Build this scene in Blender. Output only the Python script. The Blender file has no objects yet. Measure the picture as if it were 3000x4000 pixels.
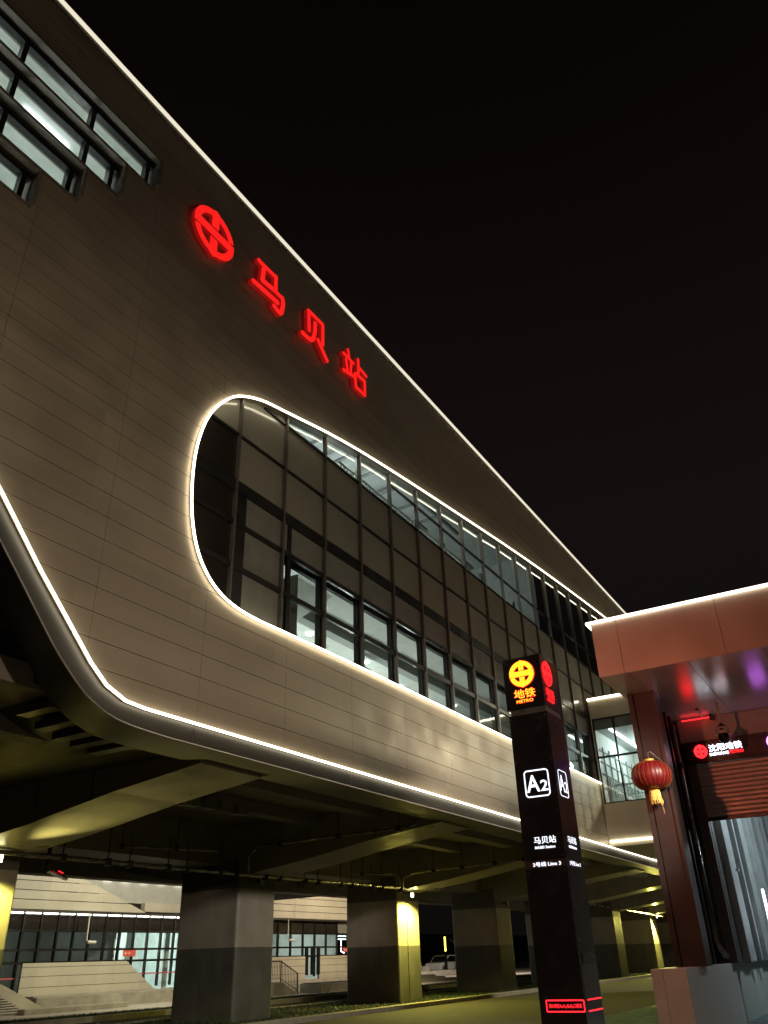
import bpy, bmesh, math, random
from mathutils import Vector, Matrix
from mathutils.geometry import tessellate_polygon

random.seed(7)
SC = bpy.context.scene
COL = SC.collection

# ------------------------------------------------------------------ camera
cam_d = bpy.data.cameras.new("camera")
cam_d.sensor_fit = 'VERTICAL'
cam_d.sensor_height = 36.0
cam_d.lens = 3121.7082 / 4000 * 36
cam_d.clip_start = 0.05
cam_d.clip_end = 2000
cam = bpy.data.objects.new("camera", cam_d)
COL.objects.link(cam)
pi_, ro_, ya_ = math.radians(29.22140669), math.radians(-1.94424194), math.radians(29.96791323)
_h = Vector((math.cos(ya_), math.sin(ya_), 0)); _r = Vector((math.sin(ya_), -math.cos(ya_), 0)); _z = Vector((0, 0, 1))
_f = _h * math.cos(pi_) + _z * math.sin(pi_); _u = -_h * math.sin(pi_) + _z * math.cos(pi_)
_rr = _r * math.cos(ro_) + _u * math.sin(ro_); _uu = -_r * math.sin(ro_) + _u * math.cos(ro_)
m = Matrix.Identity(4)
for i in range(3):
    m[i][0] = _rr[i]; m[i][1] = _uu[i]; m[i][2] = -_f[i]
m[0][3], m[1][3], m[2][3] = 0, 0, 1.6
cam.matrix_world = m
SC.camera = cam

# ------------------------------------------------------------------ world: night sky with a faint town glow
W = bpy.data.worlds.new("World"); SC.world = W
W.use_nodes = True
wn = W.node_tree.nodes; wl = W.node_tree.links
bg = wn["Background"]
tc = wn.new("ShaderNodeTexCoord"); sx = wn.new("ShaderNodeSeparateXYZ"); cr = wn.new("ShaderNodeValToRGB")
wl.new(tc.outputs["Generated"], sx.inputs[0]); wl.new(sx.outputs["Z"], cr.inputs[0]); wl.new(cr.outputs[0], bg.inputs[0])
e = cr.color_ramp.elements
e[0].position = 0.0; e[0].color = (0.0042, 0.0036, 0.0032, 1)
e[1].position = 0.95; e[1].color = (0.0011, 0.0008, 0.0008, 1)
k = e.new(0.16); k.color = (0.0062, 0.0048, 0.0044, 1)
k = e.new(0.45); k.color = (0.0085, 0.0058, 0.0056, 1)
k = e.new(0.72); k.color = (0.0052, 0.0027, 0.0027, 1)
bg.inputs[1].default_value = 0.85

SC.view_settings.view_transform = 'Standard'
SC.view_settings.look = 'None'
SC.view_settings.exposure = 0.0
SC.view_settings.gamma = 1.0
SC.cycles.use_denoising = True
try:
    SC.cycles.denoiser = 'OPENIMAGEDENOISE'
except Exception:
    pass
SC.cycles.max_bounces = 8
SC.cycles.transparent_max_bounces = 16
SC.cycles.sample_clamp_indirect = 6.0
SC.cycles.caustics_reflective = False
SC.cycles.caustics_refractive = False

# ------------------------------------------------------------------ lamps
def lamp(name, kind, loc, power, color, radius=0.1, target=None, angle=None, blend=0.5, size=None):
    d = bpy.data.lights.new(name, kind)
    d.energy = power; d.color = color
    if kind in ('POINT', 'SPOT'):
        d.shadow_soft_size = radius
    if kind == 'SPOT':
        d.spot_size = math.radians(angle); d.spot_blend = blend
    if kind == 'AREA':
        d.shape = 'RECTANGLE'; d.size, d.size_y = size
    o = bpy.data.objects.new(name, d); COL.objects.link(o)
    o.location = loc
    if target is not None:
        o.rotation_euler = (Vector(target) - Vector(loc)).to_track_quat('-Z', 'Y').to_euler()
    return o

WARM = (1.0, 0.86, 0.58)
YEL = (0.92, 0.82, 0.16)
# unseen lamps added behind and right of the camera to brighten facade and pillars
lamp("added_unseen_light", 'SPOT', (4, -9, 7.3), 2450, (1.0, 0.80, 0.60), 0.35, (8.2, 13, 0.4), 90, 0.85)
lamp("added_unseen_light", 'SPOT', (15.5, -1, 6.9), 4200, (1.0, 0.90, 0.74), 0.25, (25.8, 18.3, 0.2), 37, 0.6)
lamp("added_unseen_light", 'SPOT', (46, -4, 13.5), 16000, (1.0, 0.91, 0.66), 0.6, (45, -1.0, 0), 172, 1.0)
lamp("added_unseen_light", 'POINT', (30, -16, 17), 1250, (1.0, 0.84, 0.62), 0.4)
# unseen lamps added between viaduct and far hall to light what lies beyond
lamp("added_unseen_light", 'SPOT', (31, 27.5, 7.2), 2300, (1.0, 0.93, 0.70), 0.2, (30, 36, 2.5), 150)
lamp("added_unseen_light", 'SPOT', (50, 27.5, 7.2), 2700, (1.0, 0.84, 0.60), 0.2, (49, 36, 2.5), 150)
lamp("added_unseen_light", 'SPOT', (74, 31, 7.2), 4200, (1.0, 0.88, 0.72), 0.2, (84, 44, 0), 150)
# lamps inside the station hall and the bridge
COOL = (0.92, 1.0, 0.95)
for x, p in ((16.8, 230), (21, 280), (25, 170)):
    lamp("hall_light", 'POINT', (x, 13.6, 7.6), p, COOL, 0.12)
for x, p in ((16.0, 240), (20.5, 240), (25.0, 42), (29.0, 14)):
    lamp("gallery_light", 'POINT', (x, 13.4, 14.4), p, (0.86, 0.98, 1.0), 0.15)
lamp("office_light", 'POINT', (3.2, 12.4, 13.4), 190, COOL, 0.2)
lamp("office_light", 'POINT', (6.8, 12.4, 14.4), 110, COOL, 0.2)
lamp("bridge_light", 'POINT', (38.0, 8.2, 9.3), 240, (0.82, 1.0, 0.97), 0.15)
lamp("entrance_hall_light", 'POINT', (27.5, 1.0, 5.6), 420, (0.80, 0.96, 1.0), 0.2)
for x, p in ((29.5, 22), (34.2, 160), (44.6, 120), (50.2, 160)):
    lamp("ticket_hall_light", 'POINT', (x, 39.0, 3.0), p, COOL, 0.2)
lamp("ticket_hall_light", 'POINT', (37.5, 39.4, 3.3), 330, (0.80, 1.0, 0.95), 0.2)

# ------------------------------------------------------------------ materials
MAT = {}
def mat(name, col, rough=0.5, metal=0.0, var=0.06, scale=3.0, bump=0.0, bscale=40.0, coat=0.0, spec=0.5, rvar=0.08, streak=0.0):
    if name in MAT: return MAT[name]
    M = bpy.data.materials.new(name); M.use_nodes = True
    n = M.node_tree.nodes; l = M.node_tree.links; b = n["Principled BSDF"]
    t = n.new("ShaderNodeTexCoord")
    no = n.new("ShaderNodeTexNoise"); no.inputs["Scale"].default_value = scale; no.inputs["Detail"].default_value = 6
    l.new(t.outputs["Object"], no.inputs["Vector"])
    mr = n.new("ShaderNodeMapRange"); mr.inputs[1].default_value = 0.25; mr.inputs[2].default_value = 0.75
    mr.inputs[3].default_value = 1 - var * 2; mr.inputs[4].default_value = 1 + var * 2
    l.new(no.outputs[0], mr.inputs[0])
    mx = n.new("ShaderNodeMix"); mx.data_type = 'RGBA'; mx.blend_type = 'MULTIPLY'; mx.inputs[0].default_value = 1
    mx.inputs[6].default_value = (*col, 1); l.new(mr.outputs[0], mx.inputs[7]); l.new(mx.outputs[2], b.inputs["Base Color"])
    if streak:
        mp = n.new("ShaderNodeMapping"); mp.inputs["Scale"].default_value = (5.0, 5.0, 0.22); l.new(t.outputs["Object"], mp.inputs["Vector"])
        ns = n.new("ShaderNodeTexNoise"); ns.inputs["Scale"].default_value = 1.0; ns.inputs["Detail"].default_value = 5; l.new(mp.outputs[0], ns.inputs["Vector"])
        ms = n.new("ShaderNodeMapRange"); ms.inputs[1].default_value = 0.35; ms.inputs[2].default_value = 0.7
        ms.inputs[3].default_value = 1 + streak * 0.4; ms.inputs[4].default_value = 1 - streak; l.new(ns.outputs[0], ms.inputs[0])
        m2 = n.new("ShaderNodeMath"); m2.operation = 'MULTIPLY'; l.new(mr.outputs[0], m2.inputs[0]); l.new(ms.outputs[0], m2.inputs[1])
        l.new(m2.outputs[0], mx.inputs[7])
    rr = n.new("ShaderNodeMapRange"); rr.inputs[1].default_value = 0.3; rr.inputs[2].default_value = 0.7
    rr.inputs[3].default_value = max(0.02, rough - rvar); rr.inputs[4].default_value = min(1, rough + rvar)
    l.new(no.outputs[0], rr.inputs[0]); l.new(rr.outputs[0], b.inputs["Roughness"])
    b.inputs["Metallic"].default_value = metal
    b.inputs["Coat Weight"].default_value = coat
    b.inputs["Coat Roughness"].default_value = 0.1
    b.inputs["Specular IOR Level"].default_value = spec
    if bump:
        n2 = n.new("ShaderNodeTexNoise"); n2.inputs["Scale"].default_value = bscale; n2.inputs["Detail"].default_value = 4
        l.new(t.outputs["Object"], n2.inputs["Vector"])
        bp = n.new("ShaderNodeBump"); bp.inputs["Strength"].default_value = bump; bp.inputs["Distance"].default_value = 0.02
        l.new(n2.outputs[0], bp.inputs["Height"]); l.new(bp.outputs[0], b.inputs["Normal"])
    MAT[name] = M
    return M

def emit(name, col, s):
    if name in MAT: return MAT[name]
    M = bpy.data.materials.new(name); M.use_nodes = True
    b = M.node_tree.nodes["Principled BSDF"]
    b.inputs["Base Color"].default_value = (*[c * 0.5 for c in col], 1)
    b.inputs["Emission Color"].default_value = (*col, 1); b.inputs["Emission Strength"].default_value = s
    MAT[name] = M
    return M

def glass(name, refl=0.22, tint=(0.75, 0.82, 0.80), rough=0.0):
    if name in MAT: return MAT[name]
    M = bpy.data.materials.new(name); M.use_nodes = True
    n = M.node_tree.nodes; l = M.node_tree.links
    n.remove(n["Principled BSDF"]); out = n["Material Output"]
    tr = n.new("ShaderNodeBsdfTransparent"); tr.inputs[0].default_value = (*tint, 1)
    gl = n.new("ShaderNodeBsdfGlossy"); gl.inputs["Roughness"].default_value = rough; gl.inputs[0].default_value = (0.9, 0.95, 0.95, 1)
    lw0 = n.new("ShaderNodeLayerWeight"); lw0.inputs[0].default_value = 0.5
    lw = n.new("ShaderNodeMath"); lw.operation = 'POWER'; lw.inputs[1].default_value = 4.0; l.new(lw0.outputs["Facing"], lw.inputs[0])
    ad = n.new("ShaderNodeMath"); ad.operation = 'ADD'; ad.use_clamp = True; ad.inputs[1].default_value = refl
    l.new(lw.outputs[0], ad.inputs[0])
    t = n.new("ShaderNodeTexCoord"); nz = n.new("ShaderNodeTexNoise"); nz.inputs["Scale"].default_value = 0.9; nz.inputs["Detail"].default_value = 1
    l.new(t.outputs["Object"], nz.inputs["Vector"])
    bp = n.new("ShaderNodeBump"); bp.inputs["Strength"].default_value = 0.12; bp.inputs["Distance"].default_value = 0.05
    l.new(nz.outputs[0], bp.inputs["Height"]); l.new(bp.outputs[0], gl.inputs["Normal"])
    mx = n.new("ShaderNodeMixShader"); l.new(ad.outputs[0], mx.inputs[0]); l.new(tr.outputs[0], mx.inputs[1]); l.new(gl.outputs[0], mx.inputs[2])
    l.new(mx.outputs[0], out.inputs[0])
    MAT[name] = M
    return M

def panel_mat(name, col, rough, metal, pz, z0, px, x0):
    """coated metal cladding, every cassette with its own slight shade and tilt"""
    M = mat(name, col, rough, metal, var=0.05, scale=0.9, rvar=0.07, streak=0.02)
    n = M.node_tree.nodes; l = M.node_tree.links; b = n["Principled BSDF"]
    t = n.new("ShaderNodeTexCoord"); s = n.new("ShaderNodeSeparateXYZ"); l.new(t.outputs["Object"], s.inputs[0])
    def cell(out, p, o):
        a = n.new("ShaderNodeMath"); a.operation = 'SUBTRACT'; a.inputs[1].default_value = o; l.new(out, a.inputs[0])
        d = n.new("ShaderNodeMath"); d.operation = 'DIVIDE'; d.inputs[1].default_value = p; l.new(a.outputs[0], d.inputs[0])
        f = n.new("ShaderNodeMath"); f.operation = 'FLOOR'; l.new(d.outputs[0], f.inputs[0])
        return f.outputs[0]
    c = n.new("ShaderNodeCombineXYZ")
    l.new(cell(s.outputs["X"], px, x0), c.inputs[0]); l.new(cell(s.outputs["Z"], pz, z0), c.inputs[1])
    wn_ = n.new("ShaderNodeTexWhiteNoise"); wn_.noise_dimensions = '2D'; l.new(c.outputs[0], wn_.inputs["Vector"])
    mr = n.new("ShaderNodeMapRange"); mr.inputs[3].default_value = 0.93; mr.inputs[4].default_value = 1.05; l.new(wn_.outputs["Value"], mr.inputs[0])
    old = b.inputs["Base Color"].links[0].from_socket
    mx = n.new("ShaderNodeMix"); mx.data_type = 'RGBA'; mx.blend_type = 'MULTIPLY'; mx.inputs[0].default_value = 1
    l.new(old, mx.inputs[6]); l.new(mr.outputs[0], mx.inputs[7]); l.new(mx.outputs[2], b.inputs["Base Color"])
    # slow oil-canning of the sheet
    no = n.new("ShaderNodeTexNoise"); no.inputs["Scale"].default_value = 0.8; no.inputs["Detail"].default_value = 1
    l.new(t.outputs["Object"], no.inputs["Vector"])
    bp = n.new("ShaderNodeBump"); bp.inputs["Strength"].default_value = 0.35; bp.inputs["Distance"].default_value = 0.05
    l.new(no.outputs[0], bp.inputs["Height"]); l.new(bp.outputs[0], b.inputs["Normal"])
    return M

P_BEIGE = panel_mat("beige_cladding", (0.435, 0.365, 0.275), 0.45, 0.3, 0.43, 5.30, 2.54, 15.54)
P_PALE = panel_mat("pale_cladding", (0.60, 0.55, 0.42), 0.42, 0.1, 0.43, 5.5, 2.4, 8.0)
P_CANOPY = panel_mat("canopy_cladding", (0.56, 0.50, 0.42), 0.35, 0.2, 3.0, 0, 1.9, 0)
P_HALL = panel_mat("hall_cladding", (0.62, 0.57, 0.45), 0.55, 0.0, 0.55, 0.9, 3.2, 20)
M_BACK = mat("joint_shadow_backing", (0.05, 0.044, 0.034), 0.8)
M_TRIM = mat("trim_metal", (0.34, 0.31, 0.27), 0.35, 0.5)
M_STRIP = mat("edge_border_metal", (0.065, 0.06, 0.052), 0.40, 0.35, scale=2.5, rvar=0.01, var=0.03)
M_SOFFIT = mat("dark_soffit_metal", (0.14, 0.13, 0.115), 0.5, 0.1, bump=0.08, bscale=1.5)
M_DECK = mat("deck_concrete", (0.30, 0.27, 0.23), 0.6, bump=0.3, bscale=8)
M_BEAM = mat("beam_paint", (0.36, 0.335, 0.28), 0.34, 0.0, bump=0.35, bscale=2.2, scale=1.2, var=0.10)
M_CONC = mat("pillar_paint_light", (0.44, 0.405, 0.345), 0.55, bump=0.12, bscale=10, var=0.08, scale=1.3, streak=0.07)
M_CONCD = mat("pillar_paint_dark", (0.14, 0.135, 0.12), 0.5, bump=0.15, bscale=10, var=0.12, scale=1.5, streak=0.10)
M_TOPSHADE = mat("pillar_top_shade", (0.15, 0.135, 0.11), 0.6, bump=0.2, bscale=9)
M_BLACK = mat("black_frame", (0.018, 0.017, 0.016), 0.35, 0.3)
M_MULL = mat("mullion_metal", (0.16, 0.14, 0.12), 0.4, 0.5)
M_SPAN = mat("spandrel_glass", (0.34, 0.325, 0.26), 0.16, 0.0, var=0.03, scale=0.6, coat=0.6, bump=0.05, bscale=0.7)
M_SPAND = mat("dark_spandrel_glass", (0.028, 0.023, 0.019), 0.12, 0.0, coat=0.6)
M_SPANM = mat("grey_spandrel_glass", (0.27, 0.27, 0.235), 0.18, 0.0, coat=0.6)
M_WHITE = mat("white_wall_paint", (0.72, 0.75, 0.72), 0.6)
M_GREYI = mat("grey_interior", (0.30, 0.32, 0.31), 0.6)
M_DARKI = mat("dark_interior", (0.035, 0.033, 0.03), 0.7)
M_PIPE = mat("galvanised_pipe", (0.42, 0.38, 0.33), 0.28, 0.75)
M_HANG = mat("hanger_steel", (0.07, 0.06, 0.05), 0.5, 0.5)
M_ASPH = mat("asphalt", (0.028, 0.027, 0.024), 0.36, 0.0, var=0.28, scale=0.45, bump=0.5, bscale=60)
M_KERB = mat("kerb_stone", (0.34, 0.31, 0.25), 0.6, bump=0.3, bscale=18, var=0.12)
M_PAVE = mat("paving_stone", (0.42, 0.38, 0.31), 0.6, bump=0.2, bscale=20, var=0.12, scale=1.5)
M_GROUND = mat("bare_ground", (0.05, 0.045, 0.035), 0.9, bump=0.4, bscale=10)
M_SOIL = mat("soil", (0.03, 0.028, 0.018), 0.95, bump=0.6, bscale=12)
M_GRASS = mat("grass_blade", (0.035, 0.065, 0.018), 0.6, var=0.25, scale=2)
M_PAINT = mat("road_paint", (0.55, 0.52, 0.40), 0.6, var=0.2, scale=6)
M_TOTEM = mat("black_sign_panel", (0.022, 0.016, 0.017), 0.22, 0.0, coat=0.35, var=0.1)
M_TOTEMS = mat("charcoal_sign_side", (0.05, 0.048, 0.055), 0.30, 0.4)
M_STEEL = mat("brushed_steel", (0.42, 0.36, 0.31), 0.30, 0.85)
M_RED = mat("lantern_silk", (0.16, 0.004, 0.008), 0.42, 0.0, spec=0.6)
M_GOLD = mat("gold_thread", (0.75, 0.42, 0.07), 0.45, 0.2)
M_COLP = mat("column_paint", (0.045, 0.034, 0.032), 0.42, 0.1, bump=0.05, bscale=20)
M_COLD = mat("column_web_paint", (0.04, 0.03, 0.028), 0.45)
M_PLINTH = mat("white_plinth_render", (0.48, 0.49, 0.48), 0.55, bump=0.05, bscale=6, var=0.04)
M_CSOF = mat("glossy_soffit_panel", (0.62, 0.60, 0.58), 0.22, 0.42, scale=0.5, rvar=0.02)
M_SIGNB = mat("sign_board", (0.035, 0.022, 0.026), 0.30)
M_WALLP = mat("entrance_wall_panel", (0.62, 0.56, 0.50), 0.55)
M_SHUT = mat("roller_shutter_steel", (0.66, 0.60, 0.55), 0.45, 0.3)
M_FIN = mat("grey_wall_fin", (0.46, 0.49, 0.51), 0.5, 0.2)
M_FIND = mat("dark_wall_gap", (0.10, 0.105, 0.11), 0.5, 0.2)
M_NET = mat("green_dust_net", (0.10, 0.22, 0.11), 0.85, bump=0.6, bscale=14, var=0.25)
M_CARW = mat("white_car_paint", (0.72, 0.72, 0.70), 0.2, 0.0, coat=0.8, var=0.01)
M_CARG = mat("car_window_glass", (0.01, 0.01, 0.011), 0.08)
M_TYRE = mat("tyre_rubber", (0.012, 0.012, 0.012), 0.7)
M_RIM = mat("alloy_rim", (0.35, 0.35, 0.36), 0.3, 0.8)
M_BARK = mat("bark", (0.09, 0.075, 0.055), 0.85)
M_RSIGN = emit("red_sign_face", (0.70, 0.10, 0.05), 0.45)
G_CURT = glass("curtain_glass", 0.10, (0.66, 0.69, 0.65))
G_CLEAR = glass("clear_glass", 0.05, (0.80, 0.85, 0.83))
G_DARK = glass("dark_clerestory_glass", 0.08, (0.34, 0.38, 0.38))

LED = emit("led_white", (1.0, 0.90, 0.66), 6.5)
LEDR = emit("led_roof", (1.0, 0.92, 0.72), 0.85)
LEDC = emit("led_canopy", (1.0, 0.90, 0.70), 4.0)
E_RED = emit("red_letter_face", (1.0, 0.014, 0.012), 1.05)
E_REDH = emit("red_logo_face", (1.0, 0.010, 0.014), 2.2)
E_YEL = emit("yellow_logo_face", (1.0, 0.56, 0.02), 1.9)
E_RET = emit("red_letter_return", (0.30, 0.006, 0.005), 0.7)
E_WHT = emit("white_letter_face", (0.86, 0.90, 1.0), 1.6)
E_WHS = emit("white_sign_face", (0.84, 0.90, 1.0), 5.5)
E_RDS = emit("red_sign_letter", (1.0, 0.012, 0.016), 5.0)
E_REDL = emit("red_line_light", (1.0, 0.02, 0.03), 2.2)
E_PUR = emit("violet_letter_face", (0.62, 0.16, 0.95), 5)
E_FLOOD = emit("flood_lens", (1.0, 0.92, 0.45), 14.0)
E_OFF = mat("unlit_lens", (0.5, 0.5, 0.48), 0.2)
E_DOWN = emit("downlight_lens", (0.85, 0.95, 1.0), 14.0)
E_TUBE = emit("tube_lens", (0.90, 0.96, 1.0), 5.0)
E_EAVE = emit("eave_tube_lens", (1.0, 0.97, 0.85), 5.0)
E_AMBER = emit("amber_lamp_lens", (1.0, 0.70, 0.08), 5.0)

# ------------------------------------------------------------------ mesh helpers
class MB:
    def __init__(s): s.v = []; s.f = []
    def add(s, vs, fs):
        o = len(s.v); s.v += [tuple(a) for a in vs]; s.f += [tuple(i + o for i in f) for f in fs]; return s
    def box(s, x0, x1, y0, y1, z0, z1):
        return s.add([(x0, y0, z0), (x1, y0, z0), (x1, y1, z0), (x0, y1, z0), (x0, y0, z1), (x1, y0, z1), (x1, y1, z1), (x0, y1, z1)],
                     [(0, 3, 2, 1), (4, 5, 6, 7), (0, 1, 5, 4), (1, 2, 6, 5), (2, 3, 7, 6), (3, 0, 4, 7)])
    def prism(s, poly, axis, a, b):
        n = len(poly)
        def P(u, w, t):
            return {'x': (t, u, w), 'y': (u, t, w), 'z': (u, w, t)}[axis]
        s.add([P(u, w, a) for u, w in poly] + [P(u, w, b) for u, w in poly],
              [tuple(range(n)), tuple(range(2 * n - 1, n - 1, -1))] + [(i, i + n, (i + 1) % n + n, (i + 1) % n) for i in range(n)])
        return s
    def tube(s, pts, r, n=8, closed=False, flat=None):
        pts = [Vector(p) for p in pts]; k = len(pts); base = len(s.v)
        for i, p in enumerate(pts):
            if closed: t = (pts[(i + 1) % k] - pts[i - 1])
            else: t = (pts[min(i + 1, k - 1)] - pts[max(i - 1, 0)])
            t.normalize()
            ref = Vector((0, 1, 0)) if abs(t.y) < 0.9 else Vector((0, 0, 1))
            a = t.cross(ref).normalized(); b = a.cross(t).normalized()
            for j in range(n):
                q = 2 * math.pi * (j + 0.5) / n
                rb = r if flat is None else flat
                s.v.append(tuple(p + a * math.cos(q) * r + b * math.sin(q) * rb))
        m_ = k if closed else k - 1
        for i in range(m_):
            for j in range(n):
                i2 = (i + 1) % k
                s.f.append((base + i * n + j, base + i2 * n + j, base + i2 * n + (j + 1) % n, base + i * n + (j + 1) % n))
        if not closed:
            s.f.append(tuple(base + j for j in range(n))); s.f.append(tuple(base + (k - 1) * n + j for j in range(n)[::-1]))
        return s
    def lathe(s, prof, c, n=24, axis='z', rib=None):
        base = len(s.v)
        for r, h in prof:
            for j in range(n):
                q = 2 * math.pi * j / n
                rr = r * (1 + (rib[1] * (abs(math.cos(q * rib[0] / 2)) - 0.6) if rib else 0))
                x, y = rr * math.cos(q), rr * math.sin(q)
                p = {'z': (c[0] + x, c[1] + y, c[2] + h), 'y': (c[0] + x, c[1] + h, c[2] + y), 'x': (c[0] + h, c[1] + x, c[2] + y)}[axis]
                s.v.append(p)
        for i in range(len(prof) - 1):
            for j in range(n):
                s.f.append((base + i * n + j, base + i * n + (j + 1) % n, base + (i + 1) * n + (j + 1) % n, base + (i + 1) * n + j))
        s.f.append(tuple(base + j for j in range(n)[::-1])); s.f.append(tuple(base + (len(prof) - 1) * n + j for j in range(n)))
        return s
    def build(s, name, material, parent=None, smooth=False, bevel=0.0):
        me = bpy.data.meshes.new(name)
        off = wloc(parent) if parent else Vector((0, 0, 0))
        me.from_pydata([tuple(Vector(v) - off) for v in s.v], [], s.f)
        bm = bmesh.new(); bm.from_mesh(me)
        bmesh.ops.recalc_face_normals(bm, faces=bm.faces)
        if bevel:
            bmesh.ops.remove_doubles(bm, verts=bm.verts, dist=1e-5)
            ed = [e_ for e_ in bm.edges if len(e_.link_faces) == 2 and e_.calc_face_angle(0) > 0.6]
            bmesh.ops.bevel(bm, geom=ed, offset=bevel, segments=2, affect='EDGES', profile=0.5)
        bm.to_mesh(me); bm.free()
        if smooth:
            for p in me.polygons: p.use_smooth = True
        me.materials.append(material)
        o = bpy.data.objects.new(name, me); COL.objects.link(o)
        if parent: o.parent = parent
        return o

def wloc(o):
    v = Vector((0, 0, 0))
    while o is not None:
        v += o.location; o = o.parent
    return v

def tag(o, label, cat, group=None, kind=None):
    if label: o['label'] = label
    if cat: o['category'] = cat
    if group: o['group'] = group
    if kind: o['kind'] = kind
    return o

def thing(name, loc, label, cat, group=None):
    o = bpy.data.objects.new(name, None); COL.objects.link(o); o.location = loc
    return tag(o, label, cat, group)

def each(name, builders, material, parent, **kw):
    """every piece of a repeat as an object of its own"""
    for b in builders: b.build(name, material, parent, **kw)

def struct(o): o['kind'] = 'structure'; return o

def box(name, x0, x1, y0, y1, z0, z1, material, parent=None, bevel=0.0):
    return MB().box(x0, x1, y0, y1, z0, z1).build(name, material, parent, bevel=bevel)

def smooth_path(pts, sub=8, closed=False):
    out = []; n = len(pts)
    rng = range(n) if closed else range(n - 1)
    for i in rng:
        g = lambda k_: Vector((*pts[k_ % n], 0)) if closed else Vector((*pts[max(0, min(n - 1, k_))], 0))
        p0, p1, p2, p3 = g(i - 1), g(i), g(i + 1), g(i + 2)
        for s_ in range(sub):
            t = s_ / sub
            v = 0.5 * ((2 * p1) + (p2 - p0) * t + (2 * p0 - 5 * p1 + 4 * p2 - p3) * t * t + (-p0 + 3 * p1 - 3 * p2 + p3) * t ** 3)
            out.append((v.x, v.y))
    if not closed: out.append(tuple(pts[-1]))
    return out

def sheet(name, outer, holes, y, thick, material, parent, zj=None, xj=None, gap=0.012, keep_thick=True):
    """flat facade sheet in the plane y, cut into cassettes by real open joints"""
    loops = [[Vector((a, b, 0)) for a, b in L] for L in [outer] + holes]
    tris = tessellate_polygon(loops)
    flat = [v for L in loops for v in L]
    off = wloc(parent) if parent else Vector()
    bm = bmesh.new()
    vs = [bm.verts.new((v.x, y, v.y)) for v in flat]
    for t in tris:
        try: bm.faces.new([vs[i] for i in t])
        except ValueError: pass
    def cut(co, no):
        bmesh.ops.bisect_plane(bm, geom=bm.verts[:] + bm.edges[:] + bm.faces[:], dist=1e-6, plane_co=co, plane_no=no)
    g = gap / 2
    for z in (zj or []):
        cut((0, 0, z - g), (0, 0, 1)); cut((0, 0, z + g), (0, 0, 1))
    for x in (xj or []):
        cut((x - g * 0.6, 0, 0), (1, 0, 0)); cut((x + g * 0.6, 0, 0), (1, 0, 0))
    dead = []
    for f in bm.faces:
        c = f.calc_center_median()
        if any(abs(c.z - z) < g * 0.99 for z in (zj or [])) or any(abs(c.x - x) < g * 0.59 for x in (xj or [])): dead.append(f)
    bmesh.ops.delete(bm, geom=dead, context='FACES')
    for f in bm.faces:
        if f.normal.y > 0: f.normal_flip()
    bm.normal_update()
    if thick:
        r = bmesh.ops.extrude_face_region(bm, geom=bm.faces[:])
        for v in [x for x in r['geom'] if isinstance(x, bmesh.types.BMVert)]: v.co.y += thick
        bmesh.ops.recalc_face_normals(bm, faces=bm.faces)
    for v in bm.verts: v.co -= off
    me = bpy.data.meshes.new(name); bm.to_mesh(me); bm.free()
    me.materials.append(material)
    o = bpy.data.objects.new(name, me); COL.objects.link(o); o.parent = parent
    return o

AX = {'-x': (Vector((0, -1, 0)), Vector((0, 0, 1)), Vector((-1, 0, 0))), '-y': (Vector((1, 0, 0)), Vector((0, 0, 1)), Vector((0, -1, 0)))}
def text_mesh(name, body, face, c, w, h, depth, material, parent, bold=0.0):
    """letters as solid mesh: c is the centre, w x h the size of the whole word"""
    cu = bpy.data.curves.new(name, 'FONT'); cu.body = body; cu.size = 1.0; cu.extrude = 0.02; cu.offset = bold
    cu.resolution_u = 3
    t = bpy.data.objects.new(name, cu); COL.objects.link(t)
    dg = bpy.context.evaluated_depsgraph_get()
    me = bpy.data.meshes.new_from_object(t.evaluated_get(dg))
    bpy.data.objects.remove(t)
    xs = [v.co.x for v in me.vertices]; ys = [v.co.y for v in me.vertices]
    x0, x1, y0, y1 = min(xs), max(xs), min(ys), max(ys)
    X, Y, N = AX[face]; off = wloc(parent); C = Vector(c)
    for v in me.vertices:
        a = ((v.co.x - x0) / (x1 - x0) - 0.5) * w; b = ((v.co.y - y0) / (y1 - y0) - 0.5) * h
        v.co = C + X * a + Y * b + N * (depth / 2 * (1 if v.co.z > 0 else -1)) - off
    me.materials.clear(); me.materials.append(material)
    for p in me.polygons: p.material_index = 0
    o = bpy.data.objects.new(name, me); COL.objects.link(o); o.parent = parent
    return o

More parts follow.
